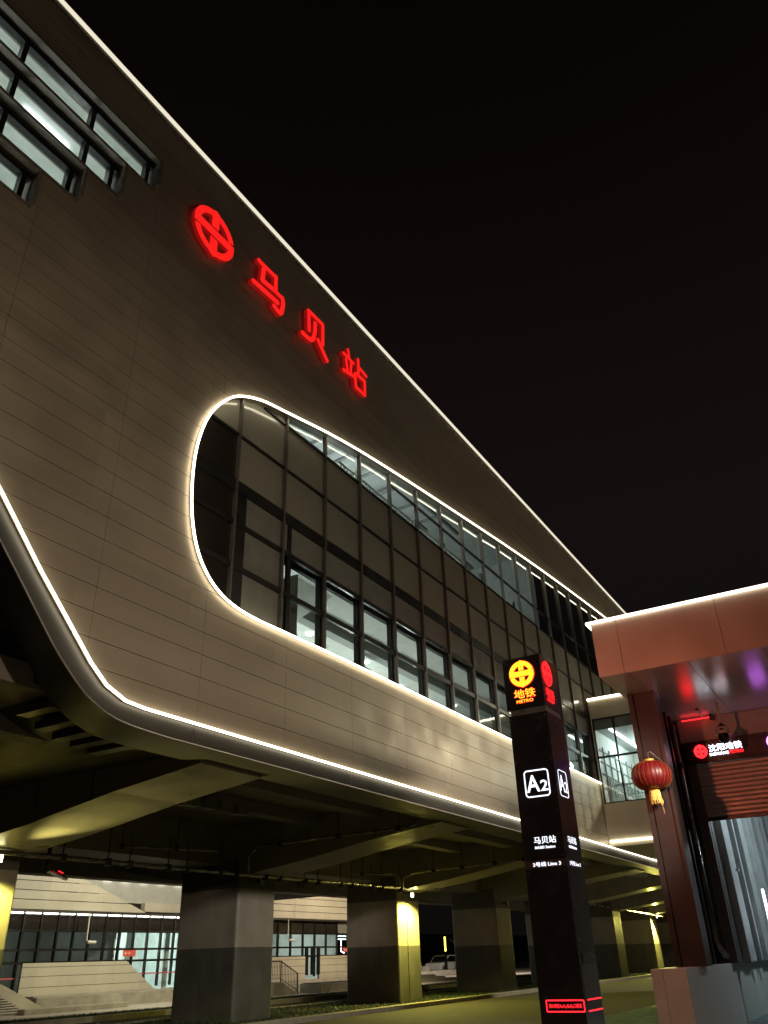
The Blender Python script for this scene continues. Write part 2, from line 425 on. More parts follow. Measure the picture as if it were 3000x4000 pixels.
def emblem_mesh(name, face, c, R, depth, material, parent, grow=0.0, inner=0.67, slit=True):
    X, Y, N = AX[face]; C = Vector(c); mb = MB()
    def poly(pts, d):
        n = len(pts)
        vs = [C + X * a * R + Y * b * R + N * d for a, b in pts] + [C + X * a * R + Y * b * R - N * depth / 2 for a, b in pts]
        mb.add(vs, [tuple(range(n)), tuple(range(2 * n - 1, n - 1, -1))] + [(i, i + n, (i + 1) % n + n, (i + 1) % n) for i in range(n)])
    ro, ri = 1.0 + grow, inner - grow
    def arc(a0, a1, d):
        k_ = 28
        for i in range(k_):
            p, q = [math.radians(a0 + (a1 - a0) * j / k_) for j in (i, i + 1)]
            ap = lambda r, a: (r * math.cos(a), r * math.sin(a))
            poly([ap(ro, p), ap(ro, q), ap(ri, q), ap(ri, p)], d)
    b = 0.195 + grow
    arc(17, 176, depth / 2); arc(197, 356, depth / 2)
    poly([(-0.99 - grow, b), (-0.99 - grow, -b), (0.99 + grow, -b), (0.99 + grow, b)], depth / 2 + 0.001)
    for sgn in (1, -1):
        if not slit:
            poly([(-0.17, sgn * 0.84), (0.17, sgn * 0.84), (0.17, sgn * 0.26), (-0.17, sgn * 0.26)], depth / 2 - 0.001)
            poly([(-0.17, sgn * 0.975), (0.17, sgn * 0.975), (0, sgn * 1.06)], depth / 2 - 0.002)
            continue
        poly([(-0.19 - grow, sgn * 0.80), (-0.025, sgn * 0.80), (-0.025, sgn * 0.26), (-0.19 - grow, sgn * 0.26)], depth / 2 - 0.001)
        poly([(0.025, sgn * 0.80), (0.19 + grow, sgn * 0.80), (0.19 + grow, sgn * 0.26), (0.025, sgn * 0.26)], depth / 2 - 0.001)
        poly([(-0.17, sgn * 0.975), (0.17, sgn * 0.975), (0, sgn * (1.08 + grow))], depth / 2 - 0.002)
    return mb.build(name, material, parent)

def rounded_rect_path(cu, cv, w, h, r, n=5):
    pts = []
    for sx_, sy_, a0 in ((1, 1, 0), (-1, 1, 90), (-1, -1, 180), (1, -1, 270)):
        for i in range(n + 1):
            a = math.radians(a0 + 90 * i / n)
            pts.append((cu + sx_ * (w / 2 - r) + r * math.cos(a), cv + sy_ * (h / 2 - r) + r * math.sin(a)))
    return pts

#==================================================================== GROUND
struct(box("ground", -300, 600, -300, 600, -0.6, -0.02, M_GROUND))
struct(box("near_pavement", -40, 140, -60, 8.0, -0.3, 0.0, M_PAVE))
struct(box("near_kerb", -40, 140, 8.004, 8.2, -0.3, 0.03, M_KERB, bevel=0.01))
struct(box("road", -60, 200, 8.21, 17.0, -0.3, -0.10, M_ASPH))
struct(box("median_kerb", -60, 200, 17.02, 17.32, -0.3, 0.13, M_KERB, bevel=0.015))
struct(box("median_soil", -60, 200, 17.325, 22.0, -0.3, 0.09, M_SOIL))
struct(box("median_far_kerb", -60, 200, 22.005, 22.2, -0.3, 0.12, M_KERB, bevel=0.015))
struct(box("far_road", -60, 200, 22.22, 25.8, -0.3, -0.10, M_ASPH))
struct(box("far_kerb", -60, 200, 25.82, 26.05, -0.3, 0.16, M_KERB, bevel=0.015))
struct(box("verge_soil", -60, 200, 26.055, 28.2, -0.3, 0.10, M_SOIL))
struct(box("far_path", -60, 200, 28.21, 46.0, -0.3, 0.12, M_PAVE))
# painted lane dashes
mb = MB()
for x in range(-8, 120, 6):
    mb.add([(x, 12.55, -0.096), (x + 2.2, 12.55, -0.096), (x + 2.2, 12.68, -0.096), (x, 12.68, -0.096)], [(0, 1, 2, 3)])
    mb.add([(x + 1.2, 15.1, -0.096), (x + 3.2, 15.1, -0.096), (x + 3.2, 15.22, -0.096), (x + 1.2, 15.22, -0.096)], [(0, 1, 2, 3)])
struct(mb.build("lane_marking", M_PAINT))

def grass(name, x0, x1, y0, y1, z, n, hmax):
    mb_ = MB()
    for i in range(n):
        x = x0 + (x1 - x0) * random.random() ** 1.3; y = random.uniform(y0, y1)
        h_ = random.uniform(0.4, 1) * hmax; a = random.uniform(0, 6.28); w_ = 0.012 + 0.01 * random.random()
        dx, dy = math.cos(a) * w_, math.sin(a) * w_; lx, ly = random.uniform(-.05, .05), random.uniform(-.05, .05)
        mb_.add([(x - dx, y - dy, z), (x + dx, y + dy, z), (x + lx, y + ly, z + h_)], [(0, 1, 2)])
    o = mb_.build(name, M_GRASS)
    return o
tag(grass("median_grass", 10, 70, 17.35, 21.95, 0.09, 20000, 0.08), "short grass on the dark median around the concrete pillars", "grass", kind="stuff")
tag(grass("verge_grass", 20, 90, 26.1, 28.15, 0.10, 18000, 0.09), "strip of green grass behind the far kerb", "grass", kind="stuff")
# green net and its pale hem at the kerb
mb = MB()
NX, NY = 40, 14
for i in range(NX + 1):
    for j in range(NY + 1):
        x = 14.6 + i * 0.36; y = 5.7 + j * 0.16
        mb.v.append((x, y, 0.03 + 0.05 * abs(math.sin(i * 1.1 + j * 0.7)) + 0.05 * random.random()))
for i in range(NX):
    for j in range(NY):
        a = i * (NY + 1) + j; mb.f.append((a, a + NY + 1, a + NY + 2, a + 1))
tag(mb.build("dust_net", M_NET, smooth=True), "crumpled green dust net lying beside the kerb near the totem", "net")

#==================================================================== STATION BUILDING
YF = 10.0
EDGE = [(-6.2, 19.72), (5.94, 7.80), (6.82, 6.88), (8.00, 5.75), (8.36, 5.48), (8.78, 5.33), (9.21, 5.30)]
XR = 66.0; ZR = 18.86
WIN_L = [(50.0, 7.78), (25.0, 7.78), (16.2, 7.77), (13.0, 7.74), (12.0, 7.725), (11.3, 7.765), (10.75, 7.91), (10.32, 8.19), (10.0, 8.62), (9.80, 9.22),
         (9.72, 9.90), (9.73, 10.6), (9.85, 11.25), (10.06, 11.80), (10.38, 12.28), (10.83, 12.73), (11.55, 13.10), (12.5, 13.36), (16.0, 14.13), (22.7, 15.10), (30.4, 16.08), (40.0, 17.02), (50.0, 17.75)]
win = smooth_path(WIN_L, 5)
st = thing("station_building", (25, 11, 5), "long beige clad metro station hall on pillars with a rounded glass front and lit edges", "station")
e0 = (5.94 + (7.80 - ZR) * (5.94 + 6.2) / (19.72 - 7.80), ZR)
outer = [e0] + EDGE[1:] + [(XR, 5.30), (XR, ZR)]
# four stacked ribbon windows at the upper left
RIB = [(-2.5, 7.70, 16.41, 17.17), (-2.5, 6.85, 15.35, 16.13), (-2.5, 6.01, 14.35, 15.10), (0.2, 5.18, 13.35, 14.08)]
RIB[3] = (0.9, 5.18, 13.35, 14.08)
rl = lambda z: 5.94 - (z - 7.8) * 1.0185 + 0.9
ribs = [(max(a, rl(z0)), b, z0, z1) for a, b, z0, z1 in RIB]
holes = [win[::-1]] + [[(a, z0), (a, z1), (b, z1), (b, z0)] for a, b, z0, z1 in ribs]
ZJ = [5.30 + 0.43 * i for i in range(0, 32)]
XJ = [15.54 + 2.54 * i for i in range(-8, 20)]
sheet("facade_cladding", outer, holes, YF, 0.03, P_BEIGE, st, ZJ[1:], XJ, gap=0.010)
sheet("cladding_backing", outer, holes, YF + 0.06, 0.02, M_BACK, st)
# border strip below the light line, following the edge
def offset(path, d):
    out = []
    for i, p in enumerate(path):
        a = Vector(path[max(i - 1, 0)]); b = Vector(path[min(i + 1, len(path) - 1)])
        t = (b - a).normalized(); n_ = Vector((t.y, -t.x))
        if n_.y > 0: n_ = -n_
        out.append((p[0] + n_.x * d, p[1] + n_.y * d))
    return out
ep = [e0] + EDGE[1:] + [(9.9, 5.30)]
in_ = smooth_path([(e0[0] - 0.28, ZR), (0, 13.35), (4.2, 9.07), (5.6, 7.67), (6.5, 6.75), (7.31, 5.90), (7.73, 5.53), (8.08, 5.28), (8.54, 5.09), (9.05, 5.005), (9.9, 4.97)], 5)
def strip_quads(A, B, ya, yb, n=60):
    def res(P):
        L = [0]
        for i in range(1, len(P)): L.append(L[-1] + math.dist(P[i], P[i - 1]))
        out = []
        for k_ in range(n + 1):
            t = L[-1] * k_ / n; i = max(j for j in range(len(L)) if L[j] <= t + 1e-9); i = min(i, len(P) - 2)
            f = (t - L[i]) / max(1e-9, L[i + 1] - L[i]); out.append((P[i][0] + (P[i + 1][0] - P[i][0]) * f, P[i][1] + (P[i + 1][1] - P[i][1]) * f))
        return out
    a, b = res(A), res(B)
    vs = [(x, ya, z) for x, z in a] + [(x, yb, z) for x, z in b]
    return vs, [(i, i + 1, i + n + 2, i + n + 1) for i in range(n)]
mb = MB(); mb.add(*strip_quads(ep, in_, YF + 0.035, YF + 0.05))
for i in range(24):
    x0 = 9.9 if i == 0 else 15.54 + 2.54 * (i - 3) + 0.006
    x1 = 15.54 + 2.54 * (i - 2) - 0.006
    if x1 < x0: continue
    mb.add([(x0, YF + 0.035, 5.31), (x1, YF + 0.035, 5.31), (x1, YF + 0.05, 4.97), (x0, YF + 0.05, 4.97)], [(0, 1, 2, 3)])
mb.build("edge_border", M_STRIP, st)
# thin lip at the border's lower edge
lip = in_ + [(XR, 4.97)]
MB().tube([(x, YF + 0.05, z) for x, z in lip], 0.016, 6).build("edge_lip", M_TRIM, st)
# curved dark underside band behind the border
band = smooth_path([(e0[0] + 0.2, ZR), (0.5, 13.4), (4.9, 9.07), (6.3, 7.6), (7.25, 6.60), (7.9, 5.93), (8.15, 5.66), (8.52, 5.39), (9.09, 5.16), (9.64, 5.07), (10.6, 5.05)], 5)
mb = MB(); mb.add(*strip_quads(in_, band, YF + 0.06, 11.3))
mb.add([(9.9, YF + 0.06, 4.975), (XR, YF + 0.06, 4.975), (XR, 11.3, 5.05), (10.6, 11.3, 5.05)], [(0, 1, 2, 3)])
mb.build("underside_cladding", M_SOFFIT, st, smooth=True)
# louvre ribs under the nose
SL = [(e0[0], ZR), (0.5, 13.4), (4.9, 9.07), (6.3, 7.6), (7.25, 6.60), (7.9, 5.93), (8.52, 5.45), (9.2, 5.20), (10.4, 5.07), (11.7, 5.05)]
def zs(x):
    for (xa, za), (xb, zb) in zip(SL, SL[1:]):
        if xa <= x <= xb: return za + (zb - za) * (x - xa) / (xb - xa)
M_LOUV = mat("louvre_metal", (0.12, 0.105, 0.08), 0.5, 0.2)
for i in range(13):
    x = 5.1 + 0.42 * i; z = zs(x + 0.15)
    box("underside_louvre", x, x + 0.25, 11.33, 12.0 + 0.03 * i, z - 0.01, z + 0.12, M_LOUV, st)
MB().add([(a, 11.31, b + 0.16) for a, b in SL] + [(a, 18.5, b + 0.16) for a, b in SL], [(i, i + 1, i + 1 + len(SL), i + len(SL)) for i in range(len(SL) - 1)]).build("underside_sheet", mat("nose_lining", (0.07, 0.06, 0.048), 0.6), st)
# roof, back and end walls of the hall
MB().add([(e0[0], YF + 0.1, ZR), (XR, YF + 0.1, ZR), (XR, 24, ZR - 0.2), (e0[0], 24, ZR - 0.2)], [(0, 1, 2, 3)]).build("roof", M_SOFFIT, st)
MB().add([(e0[0], 24, ZR - 0.2), (XR, 24, ZR - 0.2), (XR, 24, 5.4), (8.5, 24, 5.4)], [(0, 1, 2, 3)]).build("rear_wall", M_SOFFIT, st)
MB().box(XR, XR + 0.2, YF, 24, 5.3, ZR).build("end_wall", M_SOFFIT, st)
# parapet trim below the roof light and the roof light itself
MB().box(e0[0], XR, YF - 0.06, YF - 0.003, 18.72, 18.835).build("parapet_trim", M_TRIM, st)
MB().box(e0[0], XR, YF - 0.10, YF + 0.02, 18.89, 18.945).build("roof_light_strip", LEDR, st)
# light lines
path3 = [(x, YF - 0.055, z) for x, z in [e0] + EDGE[1:]] + [(XR, YF - 0.055, 5.30)]
MB().tube(path3, 0.023, 6).build("edge_light_strip", LED, st)
wp3 = [(x, YF - 0.065, z) for x, z in win]
MB().tube(wp3, 0.026, 8).build("window_light_strip", LED, st)
# window reveal
n = len(win); mb = MB()
mb.add([(x, YF - 0.06, z) for x, z in win] + [(x, YF + 0.30, z) for x, z in win], [(i, i + 1, i + 1 + n, i + n) for i in range(n - 1)])
mb.build("window_reveal", M_TRIM, st)

# ---- curtain wall: mullions, transoms and panes
YG = YF + 0.17
def win_bounds(x):
    """lowest and highest z of the opening at x"""
    zs = []
    for (xa, za), (xb, zb) in zip(win, win[1:]):
        if (xa - x) * (xb - x) <= 0 and xa != xb:
            zs.append(za + (zb - za) * (x - xa) / (xb - xa))
    return (min(zs), max(zs)) if len(zs) > 1 else (None, None)
MUL = [11.20 + 1.683 * i for i in range(0, 23)]
for x in MUL:
    a, b = win_bounds(x)
    box("mullion", x - 0.025, x + 0.025, YG - 0.09, YG + 0.02, a - 0.01, b + 0.01, M_MULL, st)
TR = [(8.76, 0.06), (9.755, 0.055), (10.66, 0.14), (11.97, 0.03), (13.25, 0.03)]
def xrange_at(z):
    xs = []
    for (xa, za), (xb, zb) in zip(win, win[1:]):
        if (za - z) * (zb - z) <= 0 and za != zb: xs.append(xa + (xb - xa) * (z - za) / (zb - za))
    return min(xs) if xs else None, (max(xs) if len(xs) > 1 else 50.0)
for z, h_ in TR:
    tb = MB()
    x0, x1 = xrange_at(z)
    x1 = 50.0 if x1 < 12 else x1
    segs = [x0] + [x for x in MUL if x > x0 + 0.1] + [50.0]
    for a, b in zip(segs, segs[1:]):
        tb.box(a, b, YG - 0.05, YG + 0.0202, z - h_, z + h_)
    tb.build("transom", M_BLACK, st)
box("transom", 17.93, 50, YG - 0.05, YG + 0.0202, 14.09, 14.14, M_BLACK, st)
# heavier dark frames behind the lower rows
for x in MUL:
    if x > 12.5: box("inner_post", x - 0.09, x + 0.03, YG + 0.03, YG + 0.16, 7.8, 10.64, M_BLACK, st)

def clip_rect(x0, x1, z0, z1):
    """the part of a pane inside the rounded opening"""
    pts = []
    N = 10
    for i in range(N + 1):
        x = x0 + (x1 - x0) * i / N
        a, b = win_bounds(x)
        if a is None: continue
        lo, hi = max(z0, a), min(z1, b)
        if hi - lo > 0.01: pts.append((x, lo, hi))
    if len(pts) < 2: return None
    return [(p[0], p[1]) for p in pts] + [(p[0], p[2]) for p in pts[::-1]]
cols = [9.70] + MUL + [50.0]
rows = [7.60, 8.76, 9.755, 10.72, 11.97, 13.25, 18.2]
random.seed(3)
def pane(name, material, a, b, za, zb, dy=0.0):
    poly = clip_rect(a, b, za, zb)
    if not poly: return
    tilt = random.uniform(-0.010, 0.010); tl = random.uniform(-0.010, 0.010)
    cx, cz = (a + b) / 2, (za + zb) / 2
    vs = [(x, YG + dy + (x - cx) * tilt + (z - cz) * tl, z) for x, z in poly]
    MB().add(vs, [tuple(range(len(vs)))]).build(name, material, st)
for ci, (a, b) in enumerate(zip(cols, cols[1:])):
    for ri, (za, zb) in enumerate(zip(rows, rows[1:])):
        if ri == 5:
            mname, mm = ("window_pane", G_CURT if b < 31 else G_DARK)
            if a < 12.0: mname, mm = ("spandrel_panel", M_SPAN)
        elif ri in (3, 4): mname, mm = ("spandrel_panel", M_SPAN if a > 10.5 or ri == 4 else M_SPAND)
        elif ri == 2:
            mname, mm = ("spandrel_panel" if a < 10.5 or a > 16 else "spandrel_pane", M_SPANM if a > 10.5 else M_SPAND)
        else:
            dark = a < 10.5 or (26.0 < a < 28.0)
            mname, mm = ("spandrel_panel", M_SPAND if a < 10.5 else M_SPANM) if dark or (a < 12.0) else ("window_pane", G_CURT)
        pane(mname, mm, a + 0.01, b - 0.01, za, zb)
box("inner_post", 11.23, 11.60, YG - 0.03, YG + 0.03, 7.95, 10.515, M_BLACK, st)
box("inner_post", 13.10, 13.24, YG - 0.03, YG + 0.03, 7.8, 10.515, M_BLACK, st)
# sloping parapet of the gallery seen through the clerestory (opaque under it)
# ---- hall behind the lower glazing
hall = MB()
hall.add([(14.0, 10.5, 9.70), (33.5, 10.5, 9.70), (33.5, 16.5, 9.70), (14.0, 16.5, 9.70)], [(0, 1, 2, 3)])
hall.add([(14.0, 16.5, 6.6), (33.5, 16.5, 6.6), (33.5, 16.5, 9.70), (14.0, 16.5, 9.70)], [(0, 1, 2, 3)])
hall.add([(33.5, 10.5, 6.6), (33.5, 16.5, 6.6), (33.5, 16.5, 9.70), (33.5, 10.5, 9.70)], [(0, 1, 2, 3)])
hall.add([(14.0, 10.5, 6.6), (14.0, 16.5, 6.6), (14.0, 16.5, 9.70), (14.0, 10.5, 9.70)], [(0, 1, 2, 3)])
hall.build("hall_room", M_WHITE, st)
box("hall_floor", 14.0, 33.5, 10.5, 16.5, 6.5, 6.6, M_GREYI, st)
box("floor_slab", 9.9, 50, 10.40, 10.5, 9.72, 13.2, M_DARKI, st)
box("hall_downstand", 14.0, 33.5, 11.6, 11.9, 9.40, 9.69, M_GREYI, st)
mb = MB(); mb.prism([(10.6, 9.7), (13.6, 9.7), (13.6, 8.6)], 'x', 14.2, 15.6); mb.build("stair_underside", M_WHITE, st)
for x, y in ((15.55, 12.2), (17.4, 12.6), (20.4, 12.6), (23.2, 13.0), (18.6, 15.0), (26.5, 12.6)):
    MB().lathe([(0.10, -0.02), (0.10, 0.0)], (x, y, 9.68), 14).build("hall_downlight", E_DOWN, st)
mb = MB().box(19.5, 19.85, 12.1, 12.3, 8.95, 9.2).box(19.66, 19.69, 12.19, 12.21, 9.2, 9.69); mb.build("hanging_sign_box", M_BLACK, st)
box("hall_column", 22.0, 22.6, 13.4, 14.0, 6.6, 9.69, M_WHITE, st)
# ---- gallery behind the clerestory
gal = MB()
gal.add([(12.5, 10.5, 17.2), (31.2, 10.5, 17.2), (31.2, 16, 17.2), (12.5, 16, 17.2)], [(0, 1, 2, 3)])
gal.add([(12.5, 16, 13.2), (31.2, 16, 13.2), (31.2, 16, 17.2), (12.5, 16, 17.2)], [(0, 1, 2, 3)])
gal.add([(31.2, 10.5, 13.2), (31.2, 16, 13.2), (31.2, 16, 17.2), (31.2, 10.5, 17.2)], [(0, 1, 2, 3)])
gal.build("gallery_room", M_WHITE, st)
gal = MB()
for x in [13.5 + 1.4 * i for i in range(9)]:
    gal.tube([(x, 10.7, 16.7), (x + 0.9, 15.8, 16.95)], 0.07, 6); gal.tube([(x, 15.7, 15.0), (x + 0.7, 15.7, 17.0)], 0.05, 6)
for y in (12.0, 13.6, 15.0): gal.tube([(12.6, y, 16.8), (26.8, y, 16.8)], 0.09, 6)
gal.build("gallery_truss", M_GREYI, st)
mb = MB()
for i in range(52): mb.box(16.3 + 0.16 * i, 16.33 + 0.16 * i, 10.78, 10.81, 13.2, 14.15)
mb.box(16.2, 24.8, 10.77, 10.82, 14.15, 14.20); mb.build("gallery_railing", M_WHITE, st)
MB().lathe([(0.05, -0.05), (0.09, 0), (0.05, 0.05)], (17.15, 10.9, 13.75), 12).build("gallery_floodlight", E_DOWN, st)
mb = MB()
for x in (24.0, 27.6, 31.2): mb.box(x, x + 0.5, 11.5, 11.6, 13.3, 15.2)
for x in (21.8, 25.6): mb.box(x, x + 0.9, 11.3, 11.5, 14.9, 15.0)
mb.build("gallery_screen", M_GREYI, st)
box("far_room", 33.6, 44, 12.2, 12.3, 13.22, 14.0, M_WHITE, st)
lamp("landing_light", 'POINT', (38.5, 11.4, 13.5), 22, (0.80, 0.95, 1.0), 0.1)
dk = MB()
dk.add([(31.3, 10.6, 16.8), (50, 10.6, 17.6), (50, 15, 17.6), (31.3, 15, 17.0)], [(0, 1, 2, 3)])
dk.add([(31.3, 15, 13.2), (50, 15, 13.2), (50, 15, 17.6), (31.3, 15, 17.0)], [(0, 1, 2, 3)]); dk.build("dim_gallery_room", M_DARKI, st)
# ---- ribbon windows
def ribbon(a, b, z0, z1, divs):
    f = MB(); t = 0.07; d = 0.16
    f.box(a - t, b + t, YF - d, YF + 0.3, z1, z1 + t)
    f.box(b, b + t, YF - d, YF + 0.3, z0 - 0.01, z1 - 0.001)
    f.box(a - t, a, YF - d, YF + 0.3, z0 - 0.01, z1 - 0.001)
    f.box(a - t, b + t, YF - 0.03, YF + 0.3, z0 - t, z0 - 0.011)
    w = f.build("ribbon_window", mat("ribbon_frame_metal", (0.20, 0.165, 0.135), 0.55), st)
    g = MB(); 
    for x in divs + [b - 0.14]: g.box(x - 0.05, x + 0.05, YF + 0.05, YF + 0.19, z0 + 0.002, z1 - 0.11)
    g.box(a, b, YF + 0.05, YF + 0.19, z1 - 0.10, z1 - 0.002); g.box(a, b, YF + 0.05, YF + 0.19, z0 - 0.008, z0 + 0.001)
    g.build("sash_frame", M_BLACK, w)
    MB().add([(a, YF + 0.12, z0), (b, YF + 0.12, z0), (b, YF + 0.12, z1), (a, YF + 0.12, z1)], [(0, 1, 2, 3)]).build("pane", G_CLEAR, w)
    h_ = MB()
    for x in divs + [b]:
        h_.tube([(x - 0.75, YF + 0.24, z0 + 0.02), (x - 0.72, YF + 0.26, z0 + 0.17)], 0.012, 5); h_.tube([(x - 0.69, YF + 0.24, z0 + 0.02), (x - 0.72, YF + 0.26, z0 + 0.17)], 0.012, 5)
    h_.build("sash_stay", M_BLACK, w)
for (a, b, z0, z1) in ribs: ribbon(a, b, z0, z1, [x for x in (2.8, 4.42, 6.06) if a + 0.3 < x < b - 0.3])
off = MB()
off.add([(-3, 10.4, 18.2), (9, 10.4, 18.2), (9, 14.5, 18.2), (-3, 14.5, 18.2)], [(0, 1, 2, 3)])
off.add([(-3, 14.5, 12), (9, 14.5, 12), (9, 14.5, 18.2), (-3, 14.5, 18.2)], [(0, 1, 2, 3)])
off.add([(9, 10.4, 12), (9, 14.5, 12), (9, 14.5, 18.2), (9, 10.4, 18.2)], [(0, 1, 2, 3)])
off.add([(-3, 10.4, 12), (-3, 14.5, 12), (-3, 14.5, 18.2), (-3, 10.4, 18.2)], [(0, 1, 2, 3)])
off.add([(-3, 10.4, 12), (9, 10.4, 12), (9, 14.5, 12), (-3, 14.5, 12)], [(0, 1, 2, 3)])
off.build("office_room", M_WHITE, st)
mb = MB()
for x in (1.2, 5.6): mb.box(x, x + 1.2, 12.0, 12.14, 18.1, 18.17)
mb.build("office_light_fitting", E_TUBE, st)

# ---- big red sign
sg = thing("station_name_sign", (12.5, 9.9, 16.7), "large red lit metro emblem and station name in Chinese characters high on the beige wall", "sign")
emblem_mesh("emblem", '-y', (9.55, 9.858, 16.68), 0.70, 0.008, E_RED, sg, grow=-0.03, inner=0.69, slit=False)
emblem_mesh("emblem_return", '-y', (9.55, 9.915, 16.68), 0.70, 0.09, E_RET, sg, grow=-0.026, inner=0.69, slit=False)
S = {'ma': [[(11.16, 17.22), (11.86, 17.24), (11.88, 16.74), (12.16, 16.74), (12.19, 16.53), (12.10, 16.18), (11.84, 16.21)], [(11.35, 17.08), (11.32, 16.67), (11.86, 16.74)], [(10.99, 16.36), (11.95, 16.42)]],
     'bei': [[(13.36, 16.57), (13.33, 17.24), (14.0, 17.25), (14.01, 16.54)], [(13.63, 17.01), (13.62, 16.66), (13.47, 16.30), (13.06, 16.24)], [(13.77, 16.51), (14.2, 16.1)]],
     'zhan': [[(15.31, 17.28), (15.35, 17.04)], [(15.06, 16.98), (15.58, 16.97)], [(15.19, 16.83), (15.26, 16.5)], [(15.47, 16.92), (15.44, 16.56)], [(15.05, 16.36), (15.62, 16.49)], [(15.85, 17.29), (15.85, 16.68)], [(15.91, 17.01), (16.29, 16.96)],
              [(15.66, 16.62), (15.70, 16.17), (16.19, 16.18), (16.19, 16.70), (15.72, 16.66)]]}
SMOOTH = {('ma', 0): 3, ('bei', 1): 0}
for key in S:
    w_ = 0.068 if key != 'zhan' else 0.056
    for nm, mm, grow_, ya, yb in (("character", E_RED, 0.0, 9.852, 9.857), ("character_return", E_RET, 0.004, 9.875, 9.965)):
        mb = MB(); d = 0.0
        for j, s_ in enumerate(S[key]):
            pts = list(s_)
            if key == 'ma' and j == 0: pts = pts[:3] + smooth_path(pts[3:], 6)
            if key == 'bei' and j == 1: pts = smooth_path(pts, 6)
            for (xa, za), (xb, zb) in zip(pts, pts[1:]):
                t = Vector((xb - xa, zb - za)).normalized(); nx, nz = -t.y * (w_ + grow_), t.x * (w_ + grow_)
                d += 0.0006
                mb.prism([(xa + nx, za + nz), (xb + nx, zb + nz), (xb - nx, zb - nz), (xa - nx, za - nz)], 'y', ya - d, yb + d * 0.1)
            for x, z in pts:
                d += 0.0003
                mb.prism([(x + (w_ + grow_) * math.cos(q * 0.3927), z + (w_ + grow_) * math.sin(q * 0.3927)) for q in range(16)], 'y', ya - d, yb + d * 0.1)
        mb.build(nm, mm, sg)

#==================================================================== VIADUCT: DECK, PIERS
vd = thing("viaduct_deck", (30, 18, 5), "dark concrete viaduct deck overhead carried by the row of pillars", "viaduct")
box("deck_slab", -30, 150, 11.35, 24.0, 5.62, 6.0, M_DECK, vd)
mb = MB()
for y in (12.9, 15.2): box("deck_girder", -30, 150, y, y + 0.5, 5.30, 5.61, M_DECK, vd)
box("rear_girder", -30, 150, 23.4, 24.05, 4.28, 5.61, M_DECK, vd)
box("cap_girder", 13.5, 150, 19.0, 20.3, 4.45, 5.60, M_DECK, vd)
for i in range(4): box("junction_box", 15.2 + 0.62 * i, 15.68 + 0.62 * i, 14.6, 14.9, 5.05, 5.29, mat("tray_metal", (0.25, 0.24, 0.21), 0.5, 0.4), vd)

PW, PD = 1.88, 2.5
names = ["broad concrete pillar at the left edge lit bright yellow by a flood lamp", "nearest dark two tone concrete pillar left of centre with an unlit lamp at its head",
         "two tone concrete pillar with a lit flood lamp on its front face", "wide two tone pillar in shadow just left of the totem",
         "two tone pillar hidden mostly behind the black totem", "far two tone pillar between totem and red column with a pale end face",
         "distant pillar beside the red brown column lit by a small yellow lamp", "last pillar of the row, farthest down the road"]
def pier(x, label):
    t = thing("viaduct_pier", (x + PW / 2, 19.4, 0.09), label, "pillar", "viaduct pillars along the median")
    y0, y1 = 18.3, 18.3 + PD
    def plan(g): return [(x + PW / 2 + a, (y0 + y1) / 2 + b) for a, b in rounded_rect_path(0, 0, PW + g, PD + g, 0.09, 4)]
    MB().prism(plan(0), 'z', 2.06, 3.72).build("column_shaft", M_CONC, t)
    MB().prism(plan(0.002), 'z', 0.05, 2.06).build("painted_base", M_CONCD, t)
    MB().prism(plan(0.002), 'z', 3.72, 4.6).build("shaded_column_top", M_TOPSHADE, t)  # darker colour paints the facade's shadow onto the pillar top
    cap = [(11.0, 4.98), (13.3, 4.72), (15.8, 4.34), (17.0, 4.20), (18.25, 4.06), (20.6, 4.06), (22.0, 4.25), (23.35, 4.5), (23.35, 5.6), (11.32, 5.6), (11.32, 5.12), (11.0, 5.08)]
    MB().prism(cap, 'x', x + 0.01, x + PW - 0.01).build("cap_beam", M_BEAM, t)
    return t
for i, lb in enumerate(names): pier(11.7 + 10 * i, lb)
# tall side wall above the first cap beam
sw = MB().add([(11.69, 11.35, 5.0), (11.69, 18.3, 4.0), (11.69, 18.3, 10.5), (11.69, 11.35, 7.0)], [(0, 1, 2, 3)])
o = sw.build("deck_side_wall", mat("side_wall_panel", (0.36, 0.30, 0.24), 0.5), vd)
mb = MB().box(11.675, 11.688, 11.5, 18.2, 5.75, 5.765)
for y in (13.9, 15.6, 17.2): mb.box(11.674, 11.687, y, y + 0.015, 4.6, 9)
mb.build("side_wall_joint", M_BACK, vd)

def flood(x, lit, label, z=3.92, aim=None):
    t = thing("flood_lamp", (x, 18.28, z), label, "flood lamp", "flood lamps on the pillars")
    MB().box(x - 0.13, x + 0.13, 17.98, 18.06, z - 0.10, z + 0.08).build("lamp_housing", M_BLACK, t, bevel=0.015)
    MB().tube([(x, 18.06, z), (x, 18.28, z + 0.02)], 0.025, 6).build("bracket", M_BLACK, t)
    MB().add([(x - 0.115, 17.974, z - 0.085), (x + 0.115, 17.974, z - 0.085), (x + 0.115, 17.974, z + 0.07), (x - 0.115, 17.974, z + 0.07)], [(0, 1, 2, 3)]).build("lamp_lens", E_FLOOD if lit else E_OFF, t)
    return t
flood(12.7, True, "lit flood lamp on the left edge pillar")
flood(22.45, False, "unlit flood lamp at the head of the nearest dark pillar")
flood(32.45, True, "glaring yellow flood lamp on the front face of the second pillar")
flood(42.56, False, "unlit flood lamp on the wide pillar left of the totem")
flood(72.6, True, "small distant lit flood lamp beside the red brown column")
lamp("flood_lamp_light", 'SPOT', (12.7, 17.76, 3.72), 520, YEL, 0.08, (12.9, 17.0, 0), 150, 0.4)
lamp("flood_lamp_light", 'SPOT', (12.7, 17.70, 3.72), 1700, (0.94, 0.82, 0.24), 0.08, (12.6, 12.5, 4.0), 52, 0.9)
